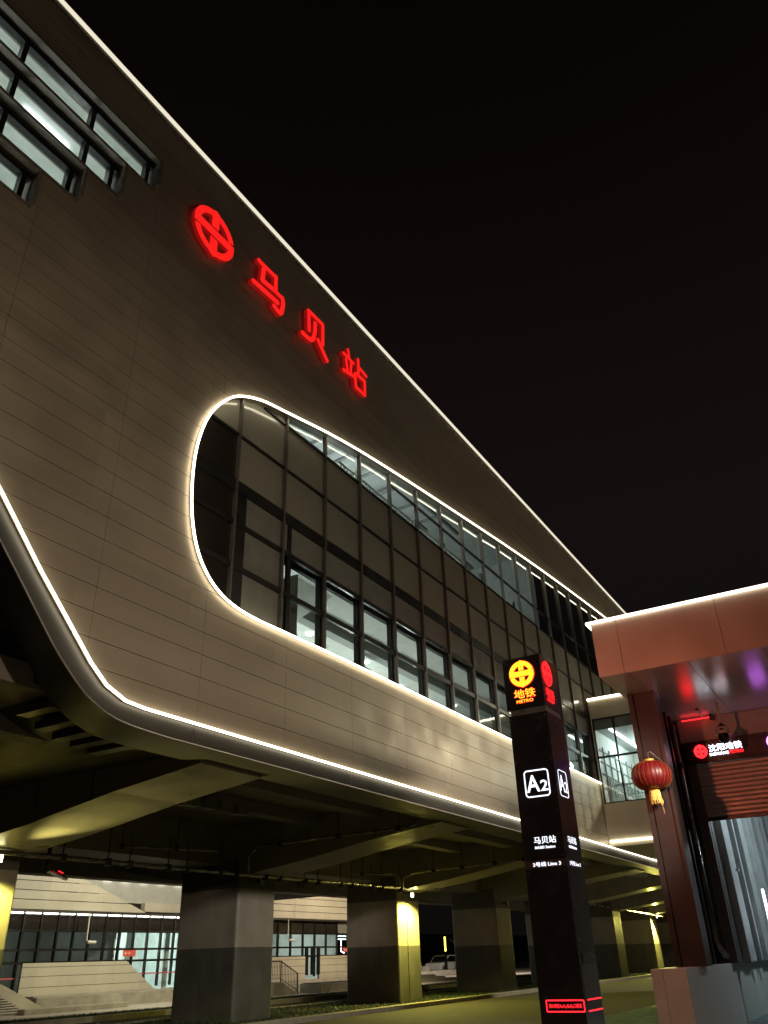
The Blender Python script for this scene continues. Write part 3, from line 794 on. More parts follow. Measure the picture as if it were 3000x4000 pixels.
lamp("flood_lamp_light", 'SPOT', (32.45, 17.72, 3.84), 1900, YEL, 0.08, (32.1, 16.9, 0), 164, 0.55)
lamp("flood_lamp_light", 'SPOT', (32.45, 17.80, 3.98), 22, YEL, 0.05, (29.0, 13.0, 5), 110, 0.8)
lamp("flood_lamp_light", 'SPOT', (72.6, 17.82, 3.84), 3600, YEL, 0.08, (70, 15.5, 0), 150, 0.5)
lamp("flood_lamp_light", 'SPOT', (52.5, 17.82, 3.84), 400, YEL, 0.08, (51, 15.5, 0), 150, 0.5)
lamp("flood_lamp_light", 'SPOT', (30.0, 22.6, 3.9), 350, YEL, 0.08, (29.5, 25.0, 0), 130, 0.6)
flood(52.5, True, "lit flood lamp on the pillar behind the totem")
tag(MB().tube([(32.47, 18.275, 0.1), (32.47, 18.275, 3.8)], 0.014, 6).build("lamp_cable", M_PIPE), "thin cable running down the floodlit pillar", "cable")

# ---- pipes under the deck
def pipe_run(name, label, pts, r, hang, ztop, group):
    t = thing(name, pts[0], label, "pipe", group)
    MB().tube(pts, r, 10).build("pipe", M_PIPE, t, smooth=True)
    for p in hang:
        hb = MB(); cb = MB()
        hb.box(p[0] - 0.012, p[0] + 0.012, p[1] - 0.012, p[1] + 0.012, p[2] + r, ztop)
        cb.box(p[0] - 0.06, p[0] + 0.06, p[1] - r - 0.03, p[1] + r + 0.03, p[2] - r - 0.03, p[2] + r + 0.03)
        c_ = cb.build("pipe_clamp", M_HANG, t); hb.build("hanger_rod", M_HANG, c_)
    return t
G = "fire main pipes under the viaduct"
pipe_run("water_pipe", "long galvanised main pipe running past the pillar heads", [(-5, 17.86, 4.02), (12, 17.86, 4.03), (22, 17.86, 4.06), (33.5, 17.86, 4.13)], 0.055,
         [(14.4 + 1.1 * i + (0.35 if i % 2 else 0), 17.86, 4.04) for i in range(16)], 4.9, G)
pipe_run("water_pipe", "galvanised branch pipe rising from the main and ending at an elbow under the facade", [(21.39, 17.7, 4.1), (21.39, 17.7, 4.6), (21.39, 17.3, 4.84), (21.39, 11.9, 4.89), (21.5, 11.7, 4.95), (21.62, 11.7, 5.15)], 0.04,
         [(21.39, 16.5, 4.85), (21.39, 14.3, 4.86), (21.39, 12.2, 4.88)], 5.6, G)
pipe_run("water_pipe", "galvanised branch pipe left of the second pillar's beam running back from the nearest pillar", [(19.9, 17.7, 4.62), (16.4, 19.5, 4.64)], 0.035, [(18.8, 18.3, 4.63), (17.3, 19.0, 4.63)], 5.6, G)
pipe_run("water_pipe", "galvanised branch pipe running from the floodlit pillar towards the totem", [(31.3, 17.75, 4.14), (31.3, 17.7, 4.5), (31.3, 17.3, 4.64), (31.3, 11.6, 4.80)], 0.04,
         [(31.3, 16.3, 4.66), (31.3, 15, 4.70), (31.3, 13.6, 4.74), (31.3, 12.4, 4.78)], 5.6, G)
pipe_run("water_pipe", "short galvanised pipe branch left of the floodlit pillar behind the main", [(31.1, 17.75, 4.14), (31.1, 17.8, 4.5), (30.8, 18.0, 4.62), (26.5, 21.0, 4.62)], 0.035, [(29.7, 18.7, 4.62), (28.2, 19.8, 4.62)], 5.6, G)
pipe_run("water_pipe", "distant galvanised pipe with many brackets seen right of the totem", [(50, 17.5, 4.3), (73, 17.5, 3.95)], 0.06, [(51 + 1.6 * i, 17.5, 4.28 - 0.025 * i) for i in range(13)], 5.2, G)
t = thing("exit_light", (15.2, 19.5, 3.75), "thin light box with a row of four small red lights hanging by the left pillar", "sign light")
MB().tube([(14.6, 18.6, 3.82), (16.6, 20.3, 3.84)], 0.055, 8).build("light_body", M_PIPE, t)
mb = MB()
for i in range(4): mb.lathe([(0.016, -0.012), (0.016, 0.012)], (15.42 + 0.13 * i, 19.17 + 0.11 * i, 3.885), 8)
mb.build("red_indicator", E_REDL, t)
MB().tube([(14.5, 18.5, 4.35), (14.5, 18.5, 3.95), (14.6, 18.6, 3.82)], 0.05, 8).build("bracket", M_HANG, t)

#==================================================================== TOTEM
tt = thing("metro_totem", (13.35, 4.80, 0), "tall black metro totem with a lit yellow and red emblem and white A2", "sign totem")
TX0, TX1, TY0, TY1 = 13.0, 13.80, 4.45, 5.14
box("shaft_panel", TX0, TX1, TY0, TY1, 0, 2.775, M_TOTEM, tt, bevel=0.006)
box("line_band", TX0 + 0.004, TX1 - 0.004, TY0 + 0.004, TY1 - 0.004, 2.777, 2.885, mat("brown_band", (0.10, 0.055, 0.05), 0.3, 0.4), tt)
box("upper_shaft", TX0, TX1, TY0, TY1, 2.887, 5.19, M_TOTEM, tt, bevel=0.006)
box("neck_band", TX0 + 0.03, TX1 - 0.03, TY0 + 0.03, TY1 - 0.03, 5.192, 5.30, M_STEEL, tt)
hd = box("head_box", TX0 - 0.01, TX1 + 0.01, TY0 + 0.01, TY1 + 0.02, 5.302, 6.20, M_TOTEM, tt, bevel=0.006)
for nm, f_, c in (("emblem", '-x', (TX0 - 0.02, 4.815, 5.895)),):
    emblem_mesh("emblem_halo", f_, (c[0] + 0.006, c[1], c[2]), 0.225, 0.010, E_REDH, hd, grow=0.045)
    emblem_mesh("emblem", f_, (c[0] - 0.006, c[1], c[2]), 0.225, 0.012, E_YEL, hd)
text_mesh("metro_word_halo", "地铁", '-x', (TX0 - 0.014, 4.80, 5.545), 0.40, 0.17, 0.008, E_REDH, hd, bold=0.035)
text_mesh("metro_word", "地铁", '-x', (TX0 - 0.020, 4.80, 5.545), 0.385, 0.155, 0.008, E_YEL, hd)
text_mesh("metro_latin_halo", "METRO", '-x', (TX0 - 0.014, 4.81, 5.415), 0.31, 0.062, 0.008, E_REDH, hd, bold=0.03)
text_mesh("metro_latin", "METRO", '-x', (TX0 - 0.020, 4.81, 5.415), 0.30, 0.048, 0.008, E_YEL, hd)
emblem_mesh("emblem", '-y', (13.27, TY0 + 0.00, 5.90), 0.22, 0.015, E_REDH, hd, grow=-0.01, inner=0.74)
text_mesh("metro_word", "地铁", '-y', (13.30, TY0 + 0.00, 5.55), 0.38, 0.16, 0.010, E_REDH, hd)
text_mesh("metro_latin", "METRO", '-y', (13.30, TY0 + 0.00, 5.42), 0.30, 0.05, 0.010, E_REDH, hd)
# the far faces carry the same lit emblem
for cx, cy, f2 in ((TX1 + 0.02, 4.8, 1), ):
    mb = MB()
    for i in range(32):
        a, b = [2 * math.pi * j / 32 for j in (i, i + 1)]
        P = lambda r, q: (TX1 + 0.016, 4.8 + r * math.cos(q), 5.88 + r * math.sin(q))
        mb.add([P(0.23, a), P(0.23, b), P(0.16, b), P(0.16, a)], [(0, 1, 2, 3)])
    mb.add([(TX1 + 0.017, 4.58, 5.85), (TX1 + 0.017, 5.02, 5.85), (TX1 + 0.017, 5.02, 5.91), (TX1 + 0.017, 4.58, 5.91)], [(0, 1, 2, 3)])
    mb.build("rear_emblem", emit("rear_red_logo_face", (1.0, 0.03, 0.012), 3.0), hd)
lamp("totem_logo_light", 'SPOT', (TX1 + 0.08, 4.80, 5.88), 380, (1.0, 0.21, 0.11), 0.08, (TX1 + 6, 3.4, 5.9), 150, 0.8)
def frame_mb(face, cu, cv, w, h, r, tw, plane, mb_):
    if face == '-y': tw *= 0.55; plane += 0.004
    pts = rounded_rect_path(cu, cv, w, h, r)
    p3 = [((plane, -u, v) if face == '-x' else (u, plane, v)) for u, v in pts]
    mb_.tube(p3, tw, 6, closed=True)
mb = MB(); frame_mb('-x', -4.775, 4.045, 0.41, 0.41, 0.05, 0.011, TX0 - 0.006, mb); mb.build("exit_frame", E_WHT, tt)
text_mesh("exit_letter", "A", '-x', (TX0 - 0.006, 4.845, 4.045), 0.225, 0.265, 0.010, E_WHT, tt, bold=0.012)
text_mesh("exit_number", "2", '-x', (TX0 - 0.006, 4.655, 4.00), 0.125, 0.17, 0.010, E_WHT, tt, bold=0.012)
text_mesh("station_word", "马贝站", '-x', (TX0 - 0.005, 4.755, 3.178), 0.37, 0.108, 0.008, E_WHT, tt, bold=0.008)
text_mesh("station_latin", "MABEI Station", '-x', (TX0 - 0.005, 4.765, 3.072), 0.335, 0.040, 0.008, E_WHT, tt, bold=0.008)
text_mesh("line_word", "3号线 Line 3", '-x', (TX0 - 0.003, 4.77, 2.828), 0.46, 0.066, 0.008, E_WHT, tt, bold=0.012)
mb = MB(); frame_mb('-y', 13.345, 4.045, 0.39, 0.41, 0.05, 0.011, TY0 - 0.006, mb); mb.build("exit_frame", E_WHT, tt)
text_mesh("exit_letter", "A", '-y', (13.28, TY0 - 0.002, 4.045), 0.22, 0.265, 0.003, E_WHT, tt)
text_mesh("exit_number", "2", '-y', (13.46, TY0 - 0.002, 4.00), 0.125, 0.17, 0.003, E_WHT, tt)
text_mesh("station_word", "马贝站", '-y', (13.40, TY0 - 0.002, 3.178), 0.40, 0.108, 0.003, E_WHT, tt)
text_mesh("station_latin", "MABEI Station", '-y', (13.40, TY0 - 0.002, 3.072), 0.36, 0.040, 0.003, E_WHT, tt)
text_mesh("line_word", "3号线 Line 3", '-y', (13.42, TY0 + 0.001, 2.832), 0.50, 0.066, 0.003, E_WHT, tt)
mb = MB(); frame_mb('-x', -4.745, 0.932, 0.57, 0.14, 0.012, 0.009, TX0 - 0.006, mb); mb.build("hydrant_frame", E_REDL, tt)
text_mesh("hydrant_word", "消火栓在A₁/A₂/B₁/B₂口附近", '-x', (TX0 - 0.005, 4.745, 0.932), 0.50, 0.056, 0.004, E_REDL, tt)
mb = MB()
for z in (1.0, 0.86): mb.box(13.15, 13.76, TY0 - 0.012, TY0 + 0.002, z - 0.008, z + 0.008)
mb.build("hydrant_line", E_REDL, tt)
box("side_notice", 13.14, 13.75, TY0 - 0.012, TY0 - 0.002, 1.46, 1.61, M_TOTEMS, tt)
box("side_panel", 13.05, 13.76, TY0 - 0.009, TY0 - 0.002, 1.02, 1.455, mat("scuffed_panel", (0.06, 0.06, 0.065), 0.4, 0.2, var=0.3, scale=9), tt)
mb = MB()
for z in (0.3, 2.72, 2.93, 3.6, 4.4, 5.13):
    for y in (TY0 + 0.04, TY1 - 0.04): mb.lathe([(0.010, -0.006), (0.010, 0.004)], (TX0, y, z), 8, axis='x')
mb.build("panel_screw", M_STEEL, tt)

#==================================================================== FOOTBRIDGE LINK
br = thing("footbridge_link", (37, 7.2, 5.4), "pale clad footbridge with a lit window joining station and entrance", "footbridge")
BX = 34.7
WY0, WY1, WZ0, WZ1 = 5.2, 9.92, 6.95, 10.47
mb = MB()
mb.box(BX, BX + 0.12, 4.6, YF - 0.03, 5.5, WZ0); mb.box(BX, BX + 0.12, 4.6, YF - 0.03, WZ1, 11.25); mb.box(BX, BX + 0.12, WY1, YF - 0.03, WZ0 + 0.001, WZ1 - 0.001); mb.box(BX, BX + 0.12, 4.6, WY0, WZ0 + 0.001, WZ1 - 0.001)
mb.build("bridge_wall", P_PALE, br)
for y in (9.02, 8.1, 7.2, 6.2): box("window_mullion", BX + 0.02, BX + 0.10, y - 0.035, y + 0.035, WZ0 + 0.051, WZ1 - 0.051, M_BLACK, br)
mb = MB()
mb.box(BX + 0.021, BX + 0.099, WY0, WY1, 8.79, 8.87)
mb.box(BX + 0.022, BX + 0.098, WY0, WY1, WZ0, WZ0 + 0.05); mb.box(BX + 0.022, BX + 0.098, WY0, WY1, WZ1 - 0.05, WZ1); mb.box(BX + 0.023, BX + 0.097, WY1 - 0.06, WY1, WZ0, WZ1)
wf = mb.build("window_frame", M_BLACK, br)
MB().add([(BX + 0.06, WY0, WZ0), (BX + 0.06, WY1, WZ0), (BX + 0.06, WY1, WZ1), (BX + 0.06, WY0, WZ1)], [(0, 1, 2, 3)]).build("window_pane", G_CLEAR, br)
box("window_blind", BX + 0.13, BX + 0.16, WY0, WY1, 10.0, WZ1, M_GREYI, br)
box("bridge_roof", BX, 41, 4.6, YF - 0.03, 11.251, 11.4, M_TRIM, br)
MB().box(BX - 0.06, BX + 0.02, 4.6, YF - 0.03, 11.28, 11.36).build("top_light_strip", LED, br)
MB().box(BX - 0.06, BX - 0.002, 4.6, YF - 0.08, 5.45, 5.52).build("bottom_light_strip", LED, br)
mb = MB(); mb.box(BX + 0.001, 41, 4.6, YF - 0.031, 5.3, 5.44); mb.build("bridge_floor", P_PALE, br)
mb = MB()
mb.box(BX + 0.2, 41, 9.90, 9.96, 6.0, 11.2); mb.box(40.9, 41, 4.6, 9.89, 6.0, 11.2); mb.build("bridge_room", M_WHITE, br)
box("bridge_ceiling", BX + 0.2, 40.9, 4.6, 9.89, 10.05, 10.1, M_GREYI, br)
mb = MB()
for z in (7.6, 8.2, 8.7, 9.2): mb.box(BX + 0.3, 40.8, 9.84, 9.89, z, z + 0.03)
for x in [35.5 + 0.9 * i for i in range(6)]: mb.box(x, x + 0.03, 9.83, 9.885, 6.2, 9.4)
mb.build("wall_batten", M_GREYI, br)
mb = MB()
for y in [5.3 + 0.14 * i for i in range(32)]: mb.box(36.2, 36.23, y, y + 0.025, 6.1, 7.85)
mb.box(36.19, 36.24, 5.2, 9.8, 7.85, 7.92); mb.box(36.19, 36.24, 5.2, 9.8, 7.45, 7.48)
for x in [35.6 + 0.25 * i for i in range(20)]: mb.box(x, x + 0.10, 9.75, 9.82, 6.2, 8.1)
mb.build("railing", mat("rail_steel", (0.5, 0.55, 0.55), 0.3, 0.7), br)
MB().box(35.0, 40.4, 9.2, 9.32, 9.98, 10.04).build("ceiling_light", E_TUBE, br)

#==================================================================== ENTRANCE
en = thing("entrance_building", (24, 1, 0), "metro entrance hall with flat light edged canopy and half raised shutter", "entrance")
CX0, CY1, CZ0, CZ1 = 18.43, 4.93, 7.25, 8.55
mb = MB()
ys = [-6.0, -4.1, -2.2, -0.3, 2.05, 4.32, CY1]
for a, b in zip(ys, ys[1:]): mb.box(CX0, CX0 + 0.05, a + 0.005, b - 0.005, CZ0, CZ1)
mb.build("canopy_fascia", P_CANOPY, en)
mb = MB(); mb.box(CX0 + 0.052, 33, -6, CY1 - 0.05, CZ0 + 0.02, CZ1 - 0.02); mb.build("canopy_roof", M_BACK, en)
mb = MB(); mb.box(CX0 + 0.051, 33, CY1 - 0.049, CY1, CZ0, CZ1); mb.build("canopy_side_fascia", P_CANOPY, en)
sh = MB()
xs = [CX0 + 0.005, 20.2, 22.0, 23.79]; yy = [-6, -4.1, -2.2, -0.3, 1.3, 2.9, 4.25, CY1 - 0.052]
for a, b in zip(xs, xs[1:]):
    for c, d in zip(yy, yy[1:]): sh.box(a + 0.006, b - 0.006, c + 0.006, d - 0.006, CZ0 - 0.012, CZ0 + 0.015)
sh.build("canopy_soffit", M_CSOF, en)
MB().box(CX0 - 0.06, CX0 + 0.0, -6, CY1 + 0.10, CZ1 + 0.01, CZ1 + 0.065).build("canopy_light_strip", LEDC, en)
MB().box(CX0 - 0.05, 33, CY1 + 0.06, CY1 + 0.11, CZ1 + 0.012, CZ1 + 0.06).build("canopy_side_light_strip", LEDC, en)
# plinth
PX = 18.75
mb = MB(); mb.box(PX, 24.12, 4.25, 4.96, 0, 1.265); mb.build("entrance_plinth", M_PLINTH, en, bevel=0.008)
mb = MB(); mb.box(24.24, 36, 4.25, 4.96, 0, 1.262); mb.build("entrance_plinth", M_PLINTH, en, bevel=0.008)
box("plinth_gap", 24.0, 24.4, 4.40, 4.9, 0, 1.2, M_BACK, en)
mb = MB()
for y in (4.72,): mb.box(PX - 0.002, PX + 0.004, y, y + 0.006, 0.02, 1.25)
mb.build("plinth_joint", M_BACK, en)
# column
mb = MB(); mb.box(20.2, 20.8, 4.66, 4.78, 1.267, CZ0 - 0.014); mb.box(20.2, 20.8, 4.13, 4.20, 1.267, CZ0 - 0.014); mb.build("column_flange", M_COLP, en)
mb = MB(); mb.box(20.24, 20.36, 4.201, 4.64, 1.267, CZ0 - 0.015); mb.build("column_web", M_COLD, en)
# side screen behind the column with downpipes
mb = MB(); mb.box(20.9, 34, 4.60, 4.66, 1.263, CZ0 - 0.016); mb.build("side_screen", M_BLACK, en)
for x in (21.2, 21.9, 22.5, 23.1): box("screen_post", x, x + 0.10, 4.40, 4.598, 1.266, CZ0 - 0.017, mat("dark_post", (0.05, 0.042, 0.042), 0.35, 0.4), en)
MB().tube([(21.55, 4.42, 7.1), (21.55, 4.42, 3.2), (21.55, 4.42, 1.4)], 0.06, 10).build("downpipe", mat("dark_pipe", (0.16, 0.13, 0.12), 0.22, 0.7), en, smooth=True)
mb = MB()
mb.tube([(22.9, 4.38, 6.95), (22.9, 4.38, 1.75), (23.0, 4.30, 1.5), (23.35, 4.28, 1.42)], 0.085, 12)
mb.build("downpipe", mat("dark_pipe", (0.16, 0.13, 0.12), 0.22, 0.7), en, smooth=True)
mb = MB()
for z in (5.85, 3.6): mb.box(22.78, 23.02, 4.27, 4.50, z, z + 0.06)
mb.build("pipe_clip", M_BLACK, en)
# sign wall
WX = 23.8
box("upper_wall", WX, WX + 0.2, -6, 4.395, 6.60, CZ0 - 0.013, M_WALLP, en)
box("sign_board", WX - 0.06, WX + 0.2, -6, 4.36, 6.0, 6.598, M_SIGNB, en)
mb = MB()
z = 4.62
while z < 5.96:
    mb.prism([(WX + 0.02, z), (WX - 0.015, z + 0.03), (WX - 0.015, z + 0.085), (WX + 0.02, z + 0.112), (WX + 0.06, z + 0.112), (WX + 0.06, z)], 'y', -6, 4.10)
    z += 0.114
mb.build("roller_shutter", M_SHUT, en)
box("shutter_bar", WX - 0.02, WX + 0.07, -6, 4.10, 4.54, 4.615, M_BLACK, en)
box("door_jamb", WX - 0.05, WX + 0.15, 4.105, 4.35, 1.267, 5.998, mat("jamb_paint", (0.16, 0.13, 0.12), 0.4, 0.2), en)
# inside: grey finned side wall
box("inner_side_wall", WX + 0.2, 44, 4.10, 4.12, 1.268, 7.0, M_FIND, en)
x = 24.5; i = 0
while x < 40:
    w_ = (0.16, 0.95, 0.22, 0.20)[i % 4]
    box("wall_fin", x, x + w_, 4.03 if i % 2 else 3.92, 4.098, 1.269, 7.0, M_FIN, en)
    x += w_ + (0.16 if i % 2 else 0.55); i += 1
box("inner_floor", WX + 0.2, 44, -6, 4.24, 0.0, 0.012, mat("teal_floor", (0.10, 0.15, 0.16), 0.4), en)
box("inner_ceiling", WX + 0.21, 44, -6, 4.09, 7.01, 7.1, M_GREYI, en)
box("inner_rear_wall", 44, 44.2, -6, 4.1, 0.0, 7.0, M_GREYI, en)
mb = MB(); mb.tube([(26.6, 3.55, 1.75), (26.6, 3.55, 3.0)], 0.035, 8); mb.build("wall_tube_light", E_TUBE, en)
mb = MB(); mb.box(25.2, 25.4, 3.85, 3.92, 3.4, 3.46); mb.build("fin_bracket", M_FIN, en)
# sign lettering on the wall
es = thing("entrance_sign", (WX - 0.07, 3.4, 6.3), "lit sign over the shutter with red metro emblem and white Chinese lettering", "sign")
emblem_mesh("emblem", '-x', (WX - 0.085, 3.905, 6.315), 0.172, 0.03, E_RDS, es)
text_mesh("city_metro_word", "沈阳地铁", '-x', (WX - 0.075, 3.255, 6.370), 0.86, 0.185, 0.008, E_WHS, es)
text_mesh("city_word", "SHENYANG", '-x', (WX - 0.075, 3.445, 6.205), 0.49, 0.075, 0.008, E_WHS, es)
text_mesh("metro_word", "METRO", '-x', (WX - 0.075, 3.005, 6.205), 0.37, 0.075, 0.008, E_RDS, es)
ps = thing("line_sign", (WX - 0.07, 1.95, 6.3), "violet lit ring sign at the right edge of the sign board", "sign")
mb = MB(); mb.tube([(WX - 0.075, 2.02 + 0.16 * math.cos(a * 0.2617994), 6.32 + 0.16 * math.sin(a * 0.2617994)) for a in range(24)], 0.03, 8, closed=True)
mb.box(WX - 0.085, WX - 0.07, 1.92, 2.12, 6.30, 6.34); mb.build("ring_letter", E_PUR, ps)
# red neon tube, exit lamp, dome camera
nt = thing("red_tube_light", (23.6, 3.85, 7.15), "thin glowing red tube light under the canopy at the sign wall", "tube light")
MB().tube([(23.62, 4.22, 7.17), (23.62, 3.46, 7.17)], 0.018, 8).build("tube", E_REDL, nt)
MB().box(23.55, 23.7, 3.36, 3.46, 7.10, 7.236).build("tube_bracket", M_BLACK, nt)
el = thing("ceiling_sensor", (23.1, 3.6, 7.2), "small white sensor wand on the canopy soffit", "sensor")
MB().tube([(22.75, 3.61, 7.225), (23.3, 3.61, 7.18)], 0.028, 8).build("sensor_body", mat("white_plastic", (0.7, 0.66, 0.62), 0.4), el)
MB().box(22.72, 22.80, 3.57, 3.65, 7.20, 7.236).build("sensor_base", M_BLACK, el)
dc = thing("dome_camera", (22.5, 3.06, 6.2), "white and black dome camera hanging on a pole from the canopy", "camera")
MB().tube([(22.5, 3.06, 7.236), (22.5, 3.06, 6.70)], 0.036, 12).build("pole", mat("white_plastic", (0.7, 0.66, 0.62), 0.4), dc, smooth=True)
MB().lathe([(0.05, 0.10), (0.07, 0.06), (0.13, 0.02), (0.15, 0.0)], (22.5, 3.06, 6.60), 24).build("neck", M_BLACK, dc, smooth=True)
MB().lathe([(0.155, 0.0), (0.165, -0.02), (0.165, -0.14), (0.18, -0.15), (0.18, -0.17), (0.14, -0.17)], (22.5, 3.06, 6.598), 28).build("housing", mat("white_plastic", (0.7, 0.66, 0.62), 0.4), dc)
MB().lathe([(0.135, 0.0), (0.14, -0.06), (0.135, -0.12), (0.11, -0.18), (0.06, -0.22), (0.01, -0.235)], (22.5, 3.06, 6.425), 28).build("dome", mat("black_dome", (0.008, 0.008, 0.01), 0.08, coat=0.5), dc, smooth=True)
MB().box(22.325, 22.345, 3.0, 3.1, 6.50, 6.55).build("lens_port", M_HANG, dc)
# lantern
ln = thing("red_lantern", (20.0, 4.5, 4.9), "round red silk lantern with golden tassel hanging by the column", "lantern")
prof = []
for i in range(17):
    a = math.pi * (i / 16 - 0.5)
    prof.append((0.10 + 0.36 * max(0.0, math.cos(a)) ** 0.75, 0.315 * math.sin(a)))
MB().lathe(prof, (20.0, 4.50, 5.19), 96, rib=(24, 0.02)).build("lantern_body", M_RED, ln, smooth=True)
mb = MB()
for j in range(24):
    a = 2 * math.pi * (j + 0.5) / 24
    mb.tube([(20.0 + (r * 1.0) * math.cos(a), 4.50 + (r * 1.0) * math.sin(a), 5.19 + h_) for r, h_ in prof], 0.003, 5)
mb.build("lantern_rib", mat("gold_rib", (0.7, 0.30, 0.06), 0.35, 0.5), ln)
MB().lathe([(0.11, 0), (0.12, 0.02), (0.12, 0.07), (0.10, 0.07)], (20.0, 4.50, 5.49), 24).build("top_ring", M_GOLD, ln)
MB().lathe([(0.11, 0), (0.12, -0.02), (0.12, -0.06), (0.10, -0.06)], (20.0, 4.50, 4.885), 24).build("bottom_ring", M_GOLD, ln)
mb = MB()
for j in range(46):
    a = 2 * math.pi * j / 46; r = 0.115; q = random.uniform(0.20, 0.30)
    mb.tube([(20 + r * math.cos(a), 4.5 + r * math.sin(a), 4.83), (20 + r * 1.1 * math.cos(a + .1), 4.5 + r * 1.1 * math.sin(a + .1), 4.83 - q * 0.6), (20 + r * 1.15 * math.cos(a), 4.48 + r * 1.15 * math.sin(a), 4.83 - q)], 0.0085, 5)
mb.tube([(20, 4.43, 4.8), (20, 4.38, 4.55), (20, 4.36, 4.33)], 0.005, 5)
mb.build("tassel", M_GOLD, ln)
MB().tube([(20.0, 4.5, 5.56), (20.0, 4.49, 5.72), (20.05, 4.44, 5.74), (20.3, 4.19, 5.45)], 0.011, 6).build("hook", M_STEEL, ln)

#==================================================================== FAR HALL BEYOND THE VIADUCT
fh = thing("far_entrance_hall", (40, 36, 0.1), "low pale clad entrance hall with black framed glazing seen beneath the viaduct", "building")
YB = 35.2
zj = [4.12 + 0.40 * i for i in range(1, 9)]
sheet("upper_band", [(14, 4.12), (34.3, 4.12), (29.9, 5.55), (29.5, 7.2), (14, 7.2)], [], YB, 0.04, P_HALL, fh, zj, None, gap=0.03)
sheet("upper_band", [(43.5, 4.12), (60, 4.12), (60, 7.2), (56, 6.0), (43.5, 4.95)], [], YB, 0.04, P_HALL, fh, zj, [47.5, 51.5, 55.5], gap=0.03)
box("band_backing", 43.6, 60, YB + 0.06, YB + 0.12, 4.1, 4.9, M_BACK, fh)
box("band_backing", 14, 29.4, YB + 0.06, YB + 0.12, 4.1, 7.2, M_BACK, fh)
mb = MB(); mb.box(30.0, 43.5, YB + 0.5, YB + 0.6, 4.6, 7.2); mb.build("recessed_wall", mat("grey_render", (0.48, 0.48, 0.44), 0.6), fh)
mb = MB(); mb.box(34.35, 43.5, YB + 0.2, YB + 0.49, 4.2, 4.62); mb.box(39.5, 43.49, YB - 0.2, YB + 0.19, 4.5, 4.9); mb.build("ledge", P_HALL, fh)
mb = MB()
for i in range(9): box("upper_tube_light", 31.5 + 1.3 * i, 32.1 + 1.3 * i, YB + 0.40, YB + 0.46, 5.62, 5.68, E_EAVE, fh)
box("eave_trim", 14, 60, YB - 0.05, YB + 0.25, 4.00, 4.10, M_HANG, fh)
mb = MB()
for i in range(20):
    x = 20.9 + 0.98 * i
    if x < 43: box("eave_light_strip", x + 0.08, x + 0.9, YB - 0.02, YB + 0.04, 3.93, 3.985, E_EAVE, fh)
# glazing frames and panes
fx = [17.2 + 0.98 * i for i in range(25)] + [42.1 + 1.35 * i for i in range(13)]
YW = YB + 0.3
mb = MB()
for x in fx: mb.box(x - 0.045, x + 0.045, YW - 0.06, YW + 0.08, 0.75, 4.0)
for z in (3.25, 2.45, 1.93): mb.box(14, 60, YW - 0.03, YW + 0.06, z - 0.05, z + 0.05)
mb.build("glazing_frame", M_BLACK, fh)
random.seed(11)
for a, b in zip(fx, fx[1:]):
    MB().add([(a, YW, 1.95), (b, YW, 1.95), (b, YW, 3.2), (a, YW, 3.2)], [(0, 1, 2, 3)]).build("window_pane", G_CLEAR if 28 < a or a < 0 else G_CURT, fh)
    MB().add([(a, YW + 0.001, 3.3), (b, YW + 0.001, 3.3), (b, YW + 0.001, 4.0), (a, YW + 0.001, 4.0)], [(0, 1, 2, 3)]).build("top_pane", M_SPAND if a < 52 else M_SPANM, fh)
MB().add([(33.3, YW, 0.7), (42.2, YW, 0.7), (42.2, YW, 1.94), (33.3, YW, 1.94)], [(0, 1, 2, 3)]).build("door_pane", G_CLEAR, fh)
MB().add([(17, YW, 0.8), (27.1, YW, 0.8), (27.1, YW, 1.94), (17, YW, 1.94)], [(0, 1, 2, 3)]).build("door_pane", G_CURT, fh)
mb = MB(); mb.box(33.9, 41.6, YW - 0.035, YW - 0.031, 1.30, 1.36); mb.box(22, 27.0, YW - 0.035, YW - 0.031, 1.30, 1.36); mb.build("door_stripe", emit("red_stripe", (0.75, 0.12, 0.12), 0.25), fh)
mb = MB()
for x in (37.7, 38.6): mb.box(x, x + 0.03, YW - 0.09, YW - 0.05, 1.2, 2.1)
mb.build("door_handle", M_STEEL, fh)
# lower clad walls
sheet("lower_wall", [(27.2, 0.55), (35.6, 0.55), (33.4, 1.92), (27.2, 1.92)], [], YB + 0.1, 0.05, P_HALL, fh, [0.95, 1.38, 1.75], None, gap=0.02)
sheet("lower_wall", [(42.2, 0.6), (48.9, 0.6), (48.9, 1.92), (42.2, 1.92)], [], YB + 0.1, 0.05, P_HALL, fh, [0.95, 1.38, 1.75], None, gap=0.02)
sheet("lower_wall", [(50.5, 0.6), (60, 0.6), (60, 1.92), (50.5, 1.92)], [], YB + 0.1, 0.05, P_HALL, fh, [0.95, 1.38, 1.75], None, gap=0.02)
MB().prism([(27.2, 0.3), (35.55, 0.3), (35.55, 0.56), (33.38, 1.90), (27.2, 1.90)], 'y', YB + 0.155, YB + 0.20).build("base_wall", M_BACK, fh)
box("base_wall", 42.3, 48.9, YB + 0.16, YB + 0.24, 0.1, 1.9, M_BACK, fh)
box("base_wall", 50.5, 60, YB + 0.16, YB + 0.24, 0.1, 1.9, M_BACK, fh)
MB().add([(48.95, YW, 0.7), (50.4, YW, 0.7), (50.4, YW, 1.94), (48.95, YW, 1.94)], [(0, 1, 2, 3)]).build("door_pane", G_CLEAR, fh)
mb = MB(); mb.box(48.95, 49.1, YB + 0.0, YB + 0.2, 0.85, 2.5); mb.box(50.3, 50.45, YB, YB + 0.2, 0.85, 2.5); mb.box(49.1, 50.3, YB, YB + 0.2, 2.4, 2.5); mb.box(49.6, 49.75, YB + 0.01, YB + 0.19, 0.85, 2.4)
mb.build("door_frame", M_BLACK, fh)
